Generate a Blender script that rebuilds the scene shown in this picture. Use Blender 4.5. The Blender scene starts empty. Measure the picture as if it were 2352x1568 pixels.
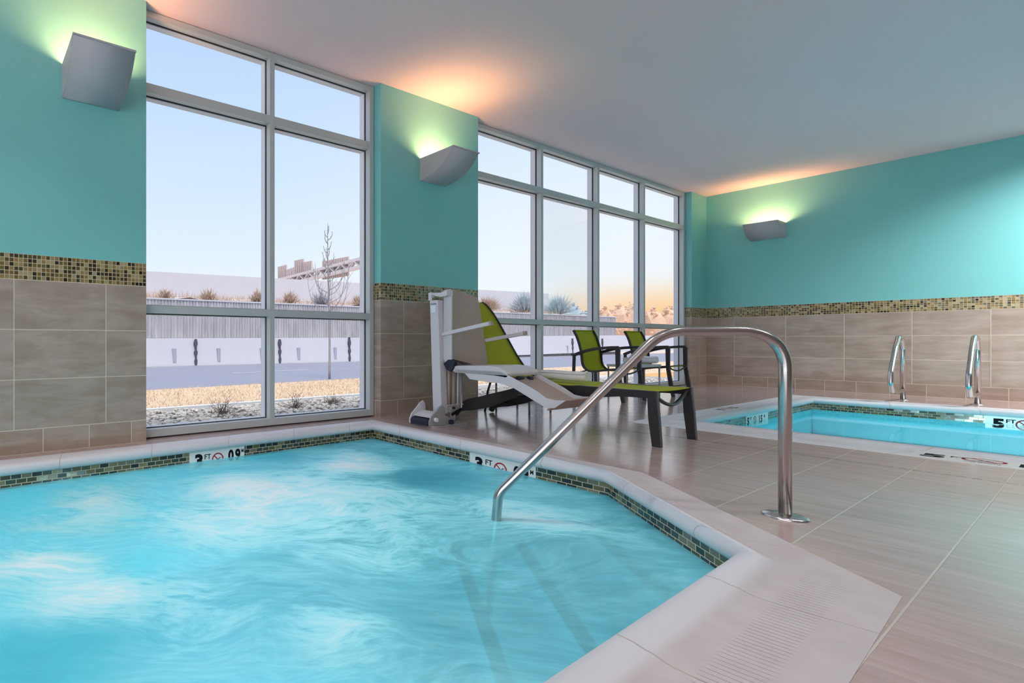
import bpy, bmesh, math, random
from mathutils import Vector, Matrix
random.seed(7)
S = bpy.context.scene
COL = S.collection
PI = math.pi

# ---------------------------------------------------------------- camera
YAW = 1.059
FPX, CX = 1131.9, 557.9
cam = bpy.data.cameras.new('camera'); co = bpy.data.objects.new('camera', cam); COL.objects.link(co)
co.location = (0, 0, 0.687); co.rotation_euler = (PI/2, 0, YAW - PI/2)
cam.sensor_width = 36; cam.sensor_fit = 'HORIZONTAL'; cam.lens = 36*FPX/2352
cam.shift_x = (1176-CX)/2352; cam.clip_start = .05; cam.clip_end = 1000
S.camera = co
S.view_settings.view_transform = 'Standard'; S.view_settings.look = 'None'
S.view_settings.gamma = 1; S.view_settings.exposure = 0.1; S.view_settings.use_curve_mapping = False
S.cycles.max_bounces = 8; S.cycles.transparent_max_bounces = 12; S.cycles.diffuse_bounces = 4; S.cycles.glossy_bounces = 3; S.cycles.use_adaptive_sampling = True; S.cycles.adaptive_threshold = .08; S.cycles.adaptive_min_samples = 20
S.cycles.caustics_reflective = False; S.cycles.caustics_refractive = False
S.cycles.sample_clamp_indirect = 6; S.cycles.blur_glossy = 0.5

# ---------------------------------------------------------------- node helpers
class NT:
    def __init__(s, nt): s.nt = nt; s.N = nt.nodes; s.L = nt.links
    def n(s, t, **k):
        o = s.N.new(t)
        for a, b in k.items(): setattr(o, a, b)
        return o
    def c(s, sock, v):
        if v is None: return
        if isinstance(v, bpy.types.NodeSocket): s.L.new(v, sock)
        else:
            if isinstance(v, (tuple, list)) and len(v) == 3 and sock.type == 'RGBA': v = (*v, 1)
            sock.default_value = v
    def m(s, op, a, b=None, c=None):
        o = s.n('ShaderNodeMath', operation=op); s.c(o.inputs[0], a); s.c(o.inputs[1], b); s.c(o.inputs[2], c); return o.outputs[0]
    def mix(s, f, a, b, bt='MIX'):
        o = s.n('ShaderNodeMix', data_type='RGBA', blend_type=bt); s.c(o.inputs[0], f); s.c(o.inputs[6], a); s.c(o.inputs[7], b); return o.outputs[2]
    def ss(s, v, a, b, x=0., y=1.):
        o = s.n('ShaderNodeMapRange', interpolation_type='SMOOTHSTEP'); s.c(o.inputs[0], v)
        for i, q in enumerate((a, b, x, y)): o.inputs[i+1].default_value = q
        return o.outputs[0]
    def noise(s, vec, scale, detail=2., rough=.5, dist=0.):
        o = s.n('ShaderNodeTexNoise'); s.c(o.inputs['Vector'], vec); o.inputs['Scale'].default_value = scale
        o.inputs['Detail'].default_value = detail; o.inputs['Roughness'].default_value = rough; o.inputs['Distortion'].default_value = dist
        return o.outputs['Fac']
    def ramp(s, f, stops, interp='LINEAR'):
        o = s.n('ShaderNodeValToRGB'); r = o.color_ramp; r.interpolation = interp
        while len(r.elements) < len(stops): r.elements.new(.5)
        for e, (p, cc) in zip(r.elements, stops): e.position = p; e.color = (*cc, 1)
        s.c(o.inputs[0], f); return o.outputs[0]
    def uv(s):
        o = s.n('ShaderNodeUVMap'); q = s.n('ShaderNodeSeparateXYZ'); s.L.new(o.outputs[0], q.inputs[0]); return o.outputs[0], q.outputs[0], q.outputs[1]
    def pos(s):
        g = s.n('ShaderNodeNewGeometry'); q = s.n('ShaderNodeSeparateXYZ'); s.L.new(g.outputs['Position'], q.inputs[0])
        return g.outputs['Position'], q.outputs[0], q.outputs[1], q.outputs[2]
    def scl(s, vec, t):
        o = s.n('ShaderNodeVectorMath', operation='MULTIPLY'); s.c(o.inputs[0], vec); o.inputs[1].default_value = t; return o.outputs[0]
    def comb(s, x, y, z=0.):
        o = s.n('ShaderNodeCombineXYZ'); s.c(o.inputs[0], x); s.c(o.inputs[1], y); s.c(o.inputs[2], z); return o.outputs[0]
    def cells(s, u, v, w, h, g, stag=0., pu=0., pv=0., soft=.0015):
        vv = s.m('DIVIDE', s.m('SUBTRACT', v, pv), h); row = s.m('FLOOR', vv)
        uu = s.m('DIVIDE', s.m('SUBTRACT', u, pu), w)
        if stag: uu = s.m('ADD', uu, s.m('MULTIPLY', s.m('FLOORED_MODULO', row, 2.), stag))
        cu = s.m('FLOOR', uu); fu = s.m('FRACT', uu); fv = s.m('FRACT', vv)
        du = s.m('MULTIPLY', s.m('MINIMUM', fu, s.m('SUBTRACT', 1., fu)), w)
        dv = s.m('MULTIPLY', s.m('MINIMUM', fv, s.m('SUBTRACT', 1., fv)), h)
        mask = s.ss(s.m('MINIMUM', du, dv), g/2, g/2+soft)
        wn = s.n('ShaderNodeTexWhiteNoise', noise_dimensions='2D'); s.c(wn.inputs['Vector'], s.comb(cu, row))
        return mask, wn.outputs['Value'], wn.outputs['Color'], du, dv
    def bump(s, hgt, dist, st=1., nrm=None):
        o = s.n('ShaderNodeBump'); s.c(o.inputs['Height'], hgt); o.inputs['Distance'].default_value = dist; o.inputs['Strength'].default_value = st
        s.c(o.inputs['Normal'], nrm); return o.outputs[0]

def newmat(name):
    m = bpy.data.materials.new(name); m.use_nodes = True; m.node_tree.nodes.clear()
    t = NT(m.node_tree); out = t.n('ShaderNodeOutputMaterial'); t.out = out; return m, t
def finish(t, col, rough=.5, metal=0., nrm=None, spec=.5, **kw):
    b = t.n('ShaderNodeBsdfPrincipled'); t.c(b.inputs['Base Color'], col); t.c(b.inputs['Roughness'], rough); t.c(b.inputs['Metallic'], metal)
    t.c(b.inputs['Normal'], nrm); t.c(b.inputs['Specular IOR Level'], spec)
    for k, v in kw.items(): t.c(b.inputs[k], v)
    t.L.new(b.outputs[0], t.out.inputs[0]); return b
def simple(name, col, rough=.5, metal=0., spec=.5, nscale=0, namt=.12, bscale=0, bdist=.001, **kw):
    m, t = newmat(name); c = (*col, 1); p = t.pos()[0]
    if nscale:
        f = t.noise(p, nscale, 4, .6); c = t.mix(f, tuple(x*(1-namt) for x in col), tuple(min(1, x*(1+namt)) for x in col))
    nr = t.bump(t.noise(p, bscale, 3, .6), bdist) if bscale else None
    finish(t, c, rough, metal, nr, spec, **kw); return m

MAT = {}
def stone_tile(name, w, h, pu, pv, colA, colB, grout, rough, grain, g=.0045, gw=None, stag=0, bd=.0012):
    m, t = newmat(name); uv, u, v = t.uv()
    mask, r, rc, du, dv = t.cells(u, v, w, h, g, stag, pu, pv)
    off = t.n('ShaderNodeVectorMath', operation='MULTIPLY_ADD'); t.c(off.inputs[0], rc); off.inputs[1].default_value = (7, 7, 7); t.c(off.inputs[2], uv)
    st = t.scl(off.outputs[0], grain)
    n1 = t.noise(st, 1, 6, .62, .6); n2 = t.noise(off.outputs[0], 5, 3, .5)
    f = t.ss(t.m('ADD', t.m('MULTIPLY', n1, .65), t.m('MULTIPLY', n2, .35)), .34, .68)
    c = t.mix(f, colA, colB); c = t.mix(t.m('MULTIPLY', r, .16), c, tuple(x*.6 for x in colA))
    c = t.mix(mask, grout, c)
    h_ = t.m('ADD', t.m('MULTIPLY', mask, 1.), t.m('MULTIPLY', n1, .18))
    rg = t.m('ADD', t.m('MULTIPLY', n1, .15), t.m('ADD', rough-.075, t.m('MULTIPLY', t.m('SUBTRACT', 1., mask), .3)))
    finish(t, c, rg, 0, t.bump(h_, bd), .5); MAT[name] = m
stone_tile('wall_tile', .5513, .305, 0, .15, (.33, .26, .205), (.46, .375, .32), (.62, .55, .44), .38, (3.2, 14, 1))
stone_tile('base_tile', .2785, .15, .165, 0, (.33, .25, .19), (.44, .355, .295), (.62, .55, .44), .38, (3.2, 14, 1))
# deck tiles: joints along X every .2755, fainter cross joints
def deck():
    m, t = newmat('deck_tile'); uv, u, v = t.uv()
    mask, r, rc, du, dv = t.cells(u, v, .267, .2755, .004, 0, .342, .271)
    off = t.n('ShaderNodeVectorMath', operation='MULTIPLY_ADD'); t.c(off.inputs[0], rc); off.inputs[1].default_value = (5, 5, 5); t.c(off.inputs[2], uv)
    n1 = t.noise(t.scl(off.outputs[0], (16, 2.2, 1)), 1, 7, .65, .7); n2 = t.noise(uv, 1.6, 4, .55); n3 = t.noise(t.scl(off.outputs[0], (60, 6, 1)), 1, 3, .6)
    f = t.ss(t.m('ADD', t.m('MULTIPLY', n1, .6), t.m('ADD', t.m('MULTIPLY', n2, .25), t.m('MULTIPLY', n3, .15))), .36, .66)
    c = t.mix(f, (.45, .33, .305), (.55, .42, .395)); c = t.mix(t.m('MULTIPLY', r, .14), c, (.24, .20, .18))
    jv = t.ss(dv, .0018, .0032); ju = t.ss(du, .0009, .002)
    near = t.ss(v, .262, .275)                      # laid differently beyond this joint: tighter cross joints
    ju2 = t.m('MAXIMUM', ju, t.m('MULTIPLY', near, .5))
    c = t.mix(ju2, (.52, .46, .40), c); c = t.mix(jv, (.60, .53, .46), c)
    # movement joint with dark dashes running along the pool
    dj = t.m('ABSOLUTE', t.m('SUBTRACT', u, t.m('ADD', 4.40, t.m('MULTIPLY', v, .03))))
    dash = t.ss(t.m('FRACT', t.m('MULTIPLY', v, 22)), .35, .45)
    line = t.m('MULTIPLY', t.ss(dj, .013, .008), t.m('ADD', .25, t.m('MULTIPLY', dash, .75))); c = t.mix(line, c, (.07, .06, .055))
    k = t.m('MINIMUM', jv, t.m('MAXIMUM', ju, .6))
    hh = t.m('ADD', k, t.m('ADD', t.m('MULTIPLY', n1, .3), t.m('MULTIPLY', n2, 1.2)))
    rg = t.m('ADD', t.m('MULTIPLY', n1, .14), .14)
    b_ = finish(t, c, rg, 0, t.bump(hh, .0012, .8), .6); b_.inputs['Coat Weight'].default_value = .35; b_.inputs['Coat Roughness'].default_value = .09; MAT['deck_tile'] = m
deck()
def mosaic(name, w, h, g, stag, pal, grout, pv=0., rough=.12):
    m, t = newmat(name); uv, u, v = t.uv()
    mask, r, rc, du, dv = t.cells(u, v, w, h, g, stag, 0, pv, .0008)
    c = t.ramp(r, [(i/len(pal), q) for i, q in enumerate(pal)], 'CONSTANT')
    n = t.noise(uv, 220, 3, .6); c = t.mix(t.m('MULTIPLY', n, .35), c, (.02, .018, .008))
    c = t.mix(mask, grout, c)
    # each chip sits at its own slight tilt
    tx = t.n('ShaderNodeSeparateColor'); t.c(tx.inputs[0], rc)
    tilt = t.m('ADD', t.m('MULTIPLY', t.m('SUBTRACT', tx.outputs[0], .5), u), t.m('MULTIPLY', t.m('SUBTRACT', tx.outputs[1], .5), v))
    hh = t.m('ADD', t.m('MULTIPLY', mask, .0012), t.m('MULTIPLY', tilt, .12))
    rg = t.m('SUBTRACT', .6, t.m('MULTIPLY', mask, .6-rough))
    finish(t, c, rg, 0, t.bump(hh, 1., 1.), .6); MAT[name] = m
PAL = [(.045, .04, .018), (.10, .085, .03), (.22, .15, .045), (.36, .28, .13), (.06, .06, .03), (.44, .38, .22), (.02, .016, .012), (.17, .14, .05), (.33, .22, .09)]
mosaic('glass_mosaic', .0258, .0258, .0035, 0, PAL, (.55, .45, .26), 1.065)
PALW = [(.03, .026, .016), (.10, .085, .04), (.15, .115, .04), (.27, .215, .11), (.05, .055, .045), (.02, .018, .02), (.22, .18, .12), (.08, .07, .03)]
mosaic('waterline_mosaic', .0545, .0265, .003, .5, PALW, (.62, .56, .40), -.135, .18)

MAT['paint'] = simple('turquoise_paint', (.190, .545, .53), .42, 0, .5, 1.2, .03, 60, .0006)
MAT['ceiling'] = simple('ceiling_paint', (.80, .655, .67), .8, 0, .2, .8, .02, 90, .0004)
MAT['plain'] = simple('plain_wall_paint', (.46, .38, .36), .7)
MAT['coping'] = None
def coping_mat(key, nm, ca, cb):
    m, t = newmat(nm); uv, u, v = t.uv()       # u along, v across in metres from the water side
    p = t.pos()[0]
    n = t.noise(p, 9, 5, .6); n2 = t.noise(p, 70, 3, .6)
    c = t.mix(t.ss(n, .3, .72), ca, cb); c = t.mix(t.ss(v, .02, .13), (.62, .61, .64), c); c = t.mix(t.m('MULTIPLY', n2, .12), c, (.45, .38, .33))  # nose tint puts the rolled edge's lavender highlight into the colour
    jn = t.m('MULTIPLY', t.m('MINIMUM', t.m('FRACT', t.m('DIVIDE', u, .56)), t.m('SUBTRACT', 1., t.m('FRACT', t.m('DIVIDE', u, .56)))), .56)
    jm = t.ss(jn, .0015, .003); c = t.mix(jm, (.50, .44, .39), c)
    band = t.m('MULTIPLY', t.ss(v, .30, .36), t.ss(v, .70, .62))
    gr = t.m('ABSOLUTE', t.m('SINE', t.m('MULTIPLY', u, PI/.020)))
    gr = t.m('MULTIPLY', t.ss(gr, .0, .35, 1., 0.), band)
    c = t.mix(t.m('MULTIPLY', gr, .6), c, (.36, .32, .31))
    hh = t.m('ADD', jm, t.m('SUBTRACT', t.m('MULTIPLY', n2, .15), t.m('MULTIPLY', gr, 1.)))
    finish(t, c, .45, 0, t.bump(hh, .0016), .45); MAT[key] = m
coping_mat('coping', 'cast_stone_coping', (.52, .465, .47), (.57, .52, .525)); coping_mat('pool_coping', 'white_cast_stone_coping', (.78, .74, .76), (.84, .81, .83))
MAT['plaster'] = simple('pool_plaster', (.13, .62, .72), .6, 0, .3, 3, .05)
MAT['plaster_spa'] = simple('spa_plaster', (.22, .68, .76), .6, 0, .3, 3, .05)
MAT['step_tile'] = simple('step_nosing_tile', (.005, .05, .08), .4)
MAT['marker'] = simple('marker_tile', (.80, .77, .74), .3, 0, .5, 40, .04)
MAT['ink'] = simple('black_marking', (.008, .008, .010), .75, 0, .15)
MAT['red'] = simple('red_marking', (.40, .015, .035), .7, 0, .2)
MAT['frame'] = simple('window_aluminium', (.52, .55, .545), .42, .12, .5, 3, .03)
MAT['frame_skylit'] = simple('skylit_aluminium', (.80, .80, .82), .5, 0)  # lighter copy of the frame metal, skylight put into its colour
MAT['gasket'] = simple('black_gasket', (.012, .014, .02), .5)
MAT['steel'] = None
def steel(name, col, rough, along=(1, 1, 60)):
    m, t = newmat(name); p = t.pos()[0]
    n = t.noise(t.scl(p, along), 3, 4, .6); n2 = t.noise(p, 5, 4, .6)
    rg = t.m('ADD', rough-.06, t.m('ADD', t.m('MULTIPLY', n, .07), t.m('MULTIPLY', n2, .06)))
    finish(t, col, rg, 1., t.bump(n, .0002, .5), .5); return m
MAT['steel'] = steel('brushed_stainless', (.45, .435, .42), .2)
MAT['steel2'] = steel('polished_stainless', (.60, .575, .56), .22)
MAT['lamp_body'] = simple('sconce_painted_metal', (.46, .44, .46), .5, 0, .4, 2, .02)
MAT['glow'] = None
m, t = newmat('lamp_tube'); e = t.n('ShaderNodeEmission'); e.inputs[0].default_value = (1, .80, .50, 1); e.inputs[1].default_value = 6; t.L.new(e.outputs[0], t.out.inputs[0]); MAT['glow'] = m
m, t = newmat('fill_diffuser'); e = t.n('ShaderNodeEmission'); e.inputs[0].default_value = (1, .97, .95, 1); e.inputs[1].default_value = 1.0; t.L.new(e.outputs[0], t.out.inputs[0]); MAT['diffuser'] = m  # glowing face of the added ceiling fill lights
m, t = newmat('window_glass')
lw = t.n('ShaderNodeFresnel'); lw.inputs[0].default_value = 1.5
tr = t.n('ShaderNodeBsdfTransparent'); tr.inputs[0].default_value = (.97, .98, .985, 1); gl = t.n('ShaderNodeBsdfGlossy'); gl.inputs['Roughness'].default_value = 0.0
mx = t.n('ShaderNodeMixShader'); t.c(mx.inputs[0], t.m('MULTIPLY', lw.outputs[0], .15)); t.L.new(tr.outputs[0], mx.inputs[1]); t.L.new(gl.outputs[0], mx.inputs[2]); t.L.new(mx.outputs[0], t.out.inputs[0]); MAT['glass'] = m

def pool_water():
    m, t = newmat('clear_pool_water'); p = t.pos()[0]
    nr = t.bump(t.noise(p, 1.3, 2, .5), .006, .5)
    fr = t.n('ShaderNodeFresnel'); fr.inputs[0].default_value = 1.2; t.c(fr.inputs[1], nr)
    tr = t.n('ShaderNodeBsdfTransparent'); tr.inputs[0].default_value = (.62, .95, .98, 1)
    gl = t.n('ShaderNodeBsdfGlossy'); gl.inputs['Roughness'].default_value = .02; t.c(gl.inputs['Normal'], nr); gl.inputs[0].default_value = (.8, .97, 1, 1)
    mx = t.n('ShaderNodeMixShader'); t.c(mx.inputs[0], t.m('MULTIPLY', t.m('MINIMUM', fr.outputs[0], .5), .6)); t.L.new(tr.outputs[0], mx.inputs[1]); t.L.new(gl.outputs[0], mx.inputs[2])
    t.L.new(mx.outputs[0], t.out.inputs[0]); MAT['pool_water'] = m
pool_water()
def spa_water():
    m, t = newmat('bubbling_spa_water'); p, x, y, z = t.pos()
    wn = t.n('ShaderNodeTexNoise'); t.c(wn.inputs['Vector'], p); wn.inputs['Scale'].default_value = 1.3; wn.inputs['Detail'].default_value = 2
    off = t.n('ShaderNodeVectorMath', operation='MULTIPLY_ADD'); t.c(off.inputs[0], wn.outputs['Color']); off.inputs[1].default_value = (.6, .6, 0); t.c(off.inputs[2], p)
    vr = t.n('ShaderNodeVectorRotate', rotation_type='Z_AXIS'); t.c(vr.inputs['Vector'], off.outputs[0]); vr.inputs['Angle'].default_value = .5
    q = vr.outputs[0]
    n1 = t.noise(t.scl(q, (1.0, 2.2, 1)), 1.3, 5, .5, .5); n2 = t.noise(t.scl(q, (2.0, 6.0, 1)), 2.2, 5, .55, .4); n3 = t.noise(t.scl(q, (5, 18, 1)), 2.5, 4, .6, .5)
    blobs = [(2.30, 2.52, .42, .75), (2.0, 2.45, .35, .45), (1.48, 2.18, .5, .8), (1.30, 2.42, .35, .5), (.98, 2.05, .45, .55), (.52, 2.50, .45, .55), (.22, 1.92, .30, .8), (.33, 1.62, .28, .75),
             (.55, 1.45, .3, .35), (1.85, 1.80, .5, .35), (1.4, 1.6, .45, .3), (.85, 1.07, .25, .35), (2.25, 1.35, .35, .55), (1.55, .75, .6, -.10), (2.0, .9, .4, -.08), (2.45, 1.95, .42, -.65), (.28, 2.62, .3, -.3), (1.25, 1.05, .5, -.12), (.14, 1.32, .3, -.4), (.62, 1.80, .3, -.12), (1.9, 1.2, .6, .02), (1.8, 2.95, .25, -.3)]
    acc = None
    w2 = t.n('ShaderNodeVectorMath', operation='MULTIPLY_ADD'); t.c(w2.inputs[0], wn.outputs['Color']); w2.inputs[1].default_value = (.5, .5, 0); t.c(w2.inputs[2], p)
    for bx_, by_, r, w in blobs:
        d = t.n('ShaderNodeVectorMath', operation='DISTANCE'); t.c(d.inputs[0], w2.outputs[0]); d.inputs[1].default_value = (bx_+.25, by_+.25, -.122)
        g = t.m('MULTIPLY', t.ss(d.outputs['Value'], 0, r, 1., 0.), w); acc = g if acc is None else t.m('ADD', acc, g)
    rdg = t.m('POWER', t.m('SUBTRACT', 1., t.m('ABSOLUTE', t.m('SUBTRACT', t.m('MULTIPLY', t.noise(t.scl(q, (1.6, 3.6, 1)), 1.7, 7, .6, .3), 2.), 1.))), 7.)
    f = t.m('ADD', t.m('MULTIPLY', n1, .42), t.m('ADD', t.m('MULTIPLY', n2, .34), t.m('MULTIPLY', n3, .40)))
    act = t.ss(acc, -.05, .35, .42, 1.)
    f = t.m('MULTIPLY', t.m('SUBTRACT', f, .58), act)
    f = t.m('ADD', t.m('ADD', f, .31), t.m('MULTIPLY', acc, t.m('ADD', .10, t.m('ADD', t.m('MULTIPLY', n3, .45), t.m('MULTIPLY', rdg, .42)))))
    f = t.m('ADD', f, t.m('MULTIPLY', rdg, .07))
    col = t.ramp(f, [(0, (.08, .52, .62)), (.22, (.15, .70, .84)), (.42, (.26, .79, .90)), (.62, (.45, .89, .96)), (.95, (.76, .95, .98))])
    nr = t.bump(t.m('ADD', n2, t.m('MULTIPLY', n1, 2.)), .012, .6)
    df = t.n('ShaderNodeBsdfDiffuse'); t.c(df.inputs[0], col)
    tr = t.n('ShaderNodeBsdfTransparent'); tr.inputs[0].default_value = (.50, .90, .95, 1)
    a = t.n('ShaderNodeMixShader'); t.c(a.inputs[0], t.ss(f, .18, .50, .42, .95)); t.L.new(tr.outputs[0], a.inputs[1]); t.L.new(df.outputs[0], a.inputs[2])
    gl = t.n('ShaderNodeBsdfGlossy'); gl.inputs['Roughness'].default_value = .32; t.c(gl.inputs['Normal'], nr)
    fr = t.n('ShaderNodeFresnel'); fr.inputs[0].default_value = 1.22; t.c(fr.inputs[1], nr)
    b = t.n('ShaderNodeMixShader'); t.c(b.inputs[0], t.m('MINIMUM', fr.outputs[0], .13)); t.L.new(a.outputs[0], b.inputs[1]); t.L.new(gl.outputs[0], b.inputs[2])
    t.L.new(b.outputs[0], t.out.inputs[0]); MAT['spa_water'] = m
spa_water()
MAT['sling'] = None
def sling_mat():
    m, t = newmat('green_mesh_sling'); p, x, y, z = t.pos()
    w = t.m('ADD', t.m('SINE', t.m('MULTIPLY', x, 2200.)), t.m('SINE', t.m('MULTIPLY', z, 2200.)))
    c = t.mix(t.noise(p, 4, 3), (.52, .56, .010), (.62, .65, .015))
    b = t.n('ShaderNodeBsdfPrincipled'); t.c(b.inputs['Base Color'], c); b.inputs['Roughness'].default_value = .6; t.c(b.inputs['Normal'], t.bump(w, .0003))
    tl = t.n('ShaderNodeBsdfTranslucent'); t.c(tl.inputs[0], c)
    mx = t.n('ShaderNodeMixShader'); mx.inputs[0].default_value = .3; t.L.new(b.outputs[0], mx.inputs[1]); t.L.new(tl.outputs[0], mx.inputs[2]); t.L.new(mx.outputs[0], t.out.inputs[0]); MAT['sling'] = m
sling_mat()
MAT['dark'] = simple('dark_powder_coat', (.022, .018, .021), .36, .1, .5, 8, .1)
MAT['lift_white'] = simple('lift_light_grey', (.62, .61, .63), .42, 0, .5, 6, .03)
MAT['lift_beige'] = simple('lift_beige_plastic', (.42, .335, .28), .5, 0, .4, 5, .05, 120, .0004)
MAT['lift_grey'] = simple('lift_grey_metal', (.36, .37, .37), .45, .2)
MAT['navy'] = simple('navy_webbing', (.010, .012, .035), .6)
MAT['sticker'] = simple('pale_label', (.72, .76, .84), .4)
MAT['sticker_ink'] = simple('blue_print', (.16, .20, .36), .5)
MAT['tube_grey'] = simple('silver_leg', (.34, .34, .36), .3, .7)
MAT['table_top'] = simple('table_top', (.50, .54, .55), .35)
MAT['towel'] = simple('white_towel', (.84, .82, .84), .95, 0, .1, 30, .04, 300, .0015)
# outside
MAT['stone'] = simple('river_gravel', (.66, .59, .53), .8, 0, .3, 14, .45, 60, .003)
MAT['gravel_bed'] = simple('gravel_bed', (.40, .36, .32), .9, 0, .2, 25, .5)
MAT['lawn'] = simple('dormant_lawn', (.70, .52, .36), .95, 0, .1, 2.5, .22, 30, .01)
MAT['blade'] = simple('dry_grass_blade', (.72, .56, .40), .9, 0, .1, 3, .3)
MAT['kerb'] = simple('concrete_edging', (.76, .76, .78), .8, 0, .2, 8, .06)
MAT['road'] = simple('asphalt', (.29, .29, .35), .8, 0, .3, .5, .1, 80, .002)
MAT['lane'] = simple('white_road_paint', (.88, .88, .90), .6)
MAT['barrier'] = simple('pale_concrete', (.66, .63, .67), .8, 0, .2, .6, .05)
MAT['rust'] = simple('dark_joint_filler', (.09, .09, .12), .8)
MAT['slot'] = simple('slot_shade_concrete', (.42, .42, .50), .8)
def ribbed():
    m, t = newmat('ribbed_concrete'); uv, u, v = t.uv()
    n = t.noise(t.comb(t.m('MULTIPLY', u, 6), t.m('MULTIPLY', v, .7)), 1, 5, .65)
    c = t.mix(t.ss(n, .25, .75), (.36, .34, .36), (.56, .53, .55)); finish(t, c, .85, 0, None, .2); MAT['ribbed'] = m
ribbed()
MAT['smooth'] = simple('smooth_concrete', (.60, .58, .63), .85, 0, .2, .25, .06)
MAT['bank'] = simple('dry_bank', (.66, .54, .46), .95, 0, .1, 1.2, .25)
MAT['brush_tan'] = simple('dry_brush', (.56, .42, .33), .95, 0, .1, 2, .3)
MAT['brush_blue'] = simple('blue_grey_brush', (.50, .56, .60), .95, 0, .1, 2, .2)
MAT['brush_grey'] = simple('grey_brush', (.40, .38, .42), .95, 0, .1, 2, .3)
MAT['bark'] = simple('young_bark', (.40, .37, .37), .9, 0, .1, 6, .2)
MAT['twig'] = simple('shrub_twig', (.22, .16, .13), .9)
MAT['sign_back'] = simple('sign_back_metal', (.74, .66, .66), .7, 0, .4, 1, .1)
MAT['sign_rib'] = simple('sign_rib_metal', (.56, .45, .43), .7, 0)
MAT['truss'] = simple('gantry_metal', (.74, .66, .66), .7, 0)
MAT['tree_blue'] = simple('haze_blue_trees', (.42, .50, .55), 1, 0, 0, .3, .1)  # blue distance haze put into the crown colour
MAT['tree_warm'] = simple('haze_warm_trees', (.74, .50, .36), 1, 0, 0, .3, .1)  # warm sunset haze put into the crown colour

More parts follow.
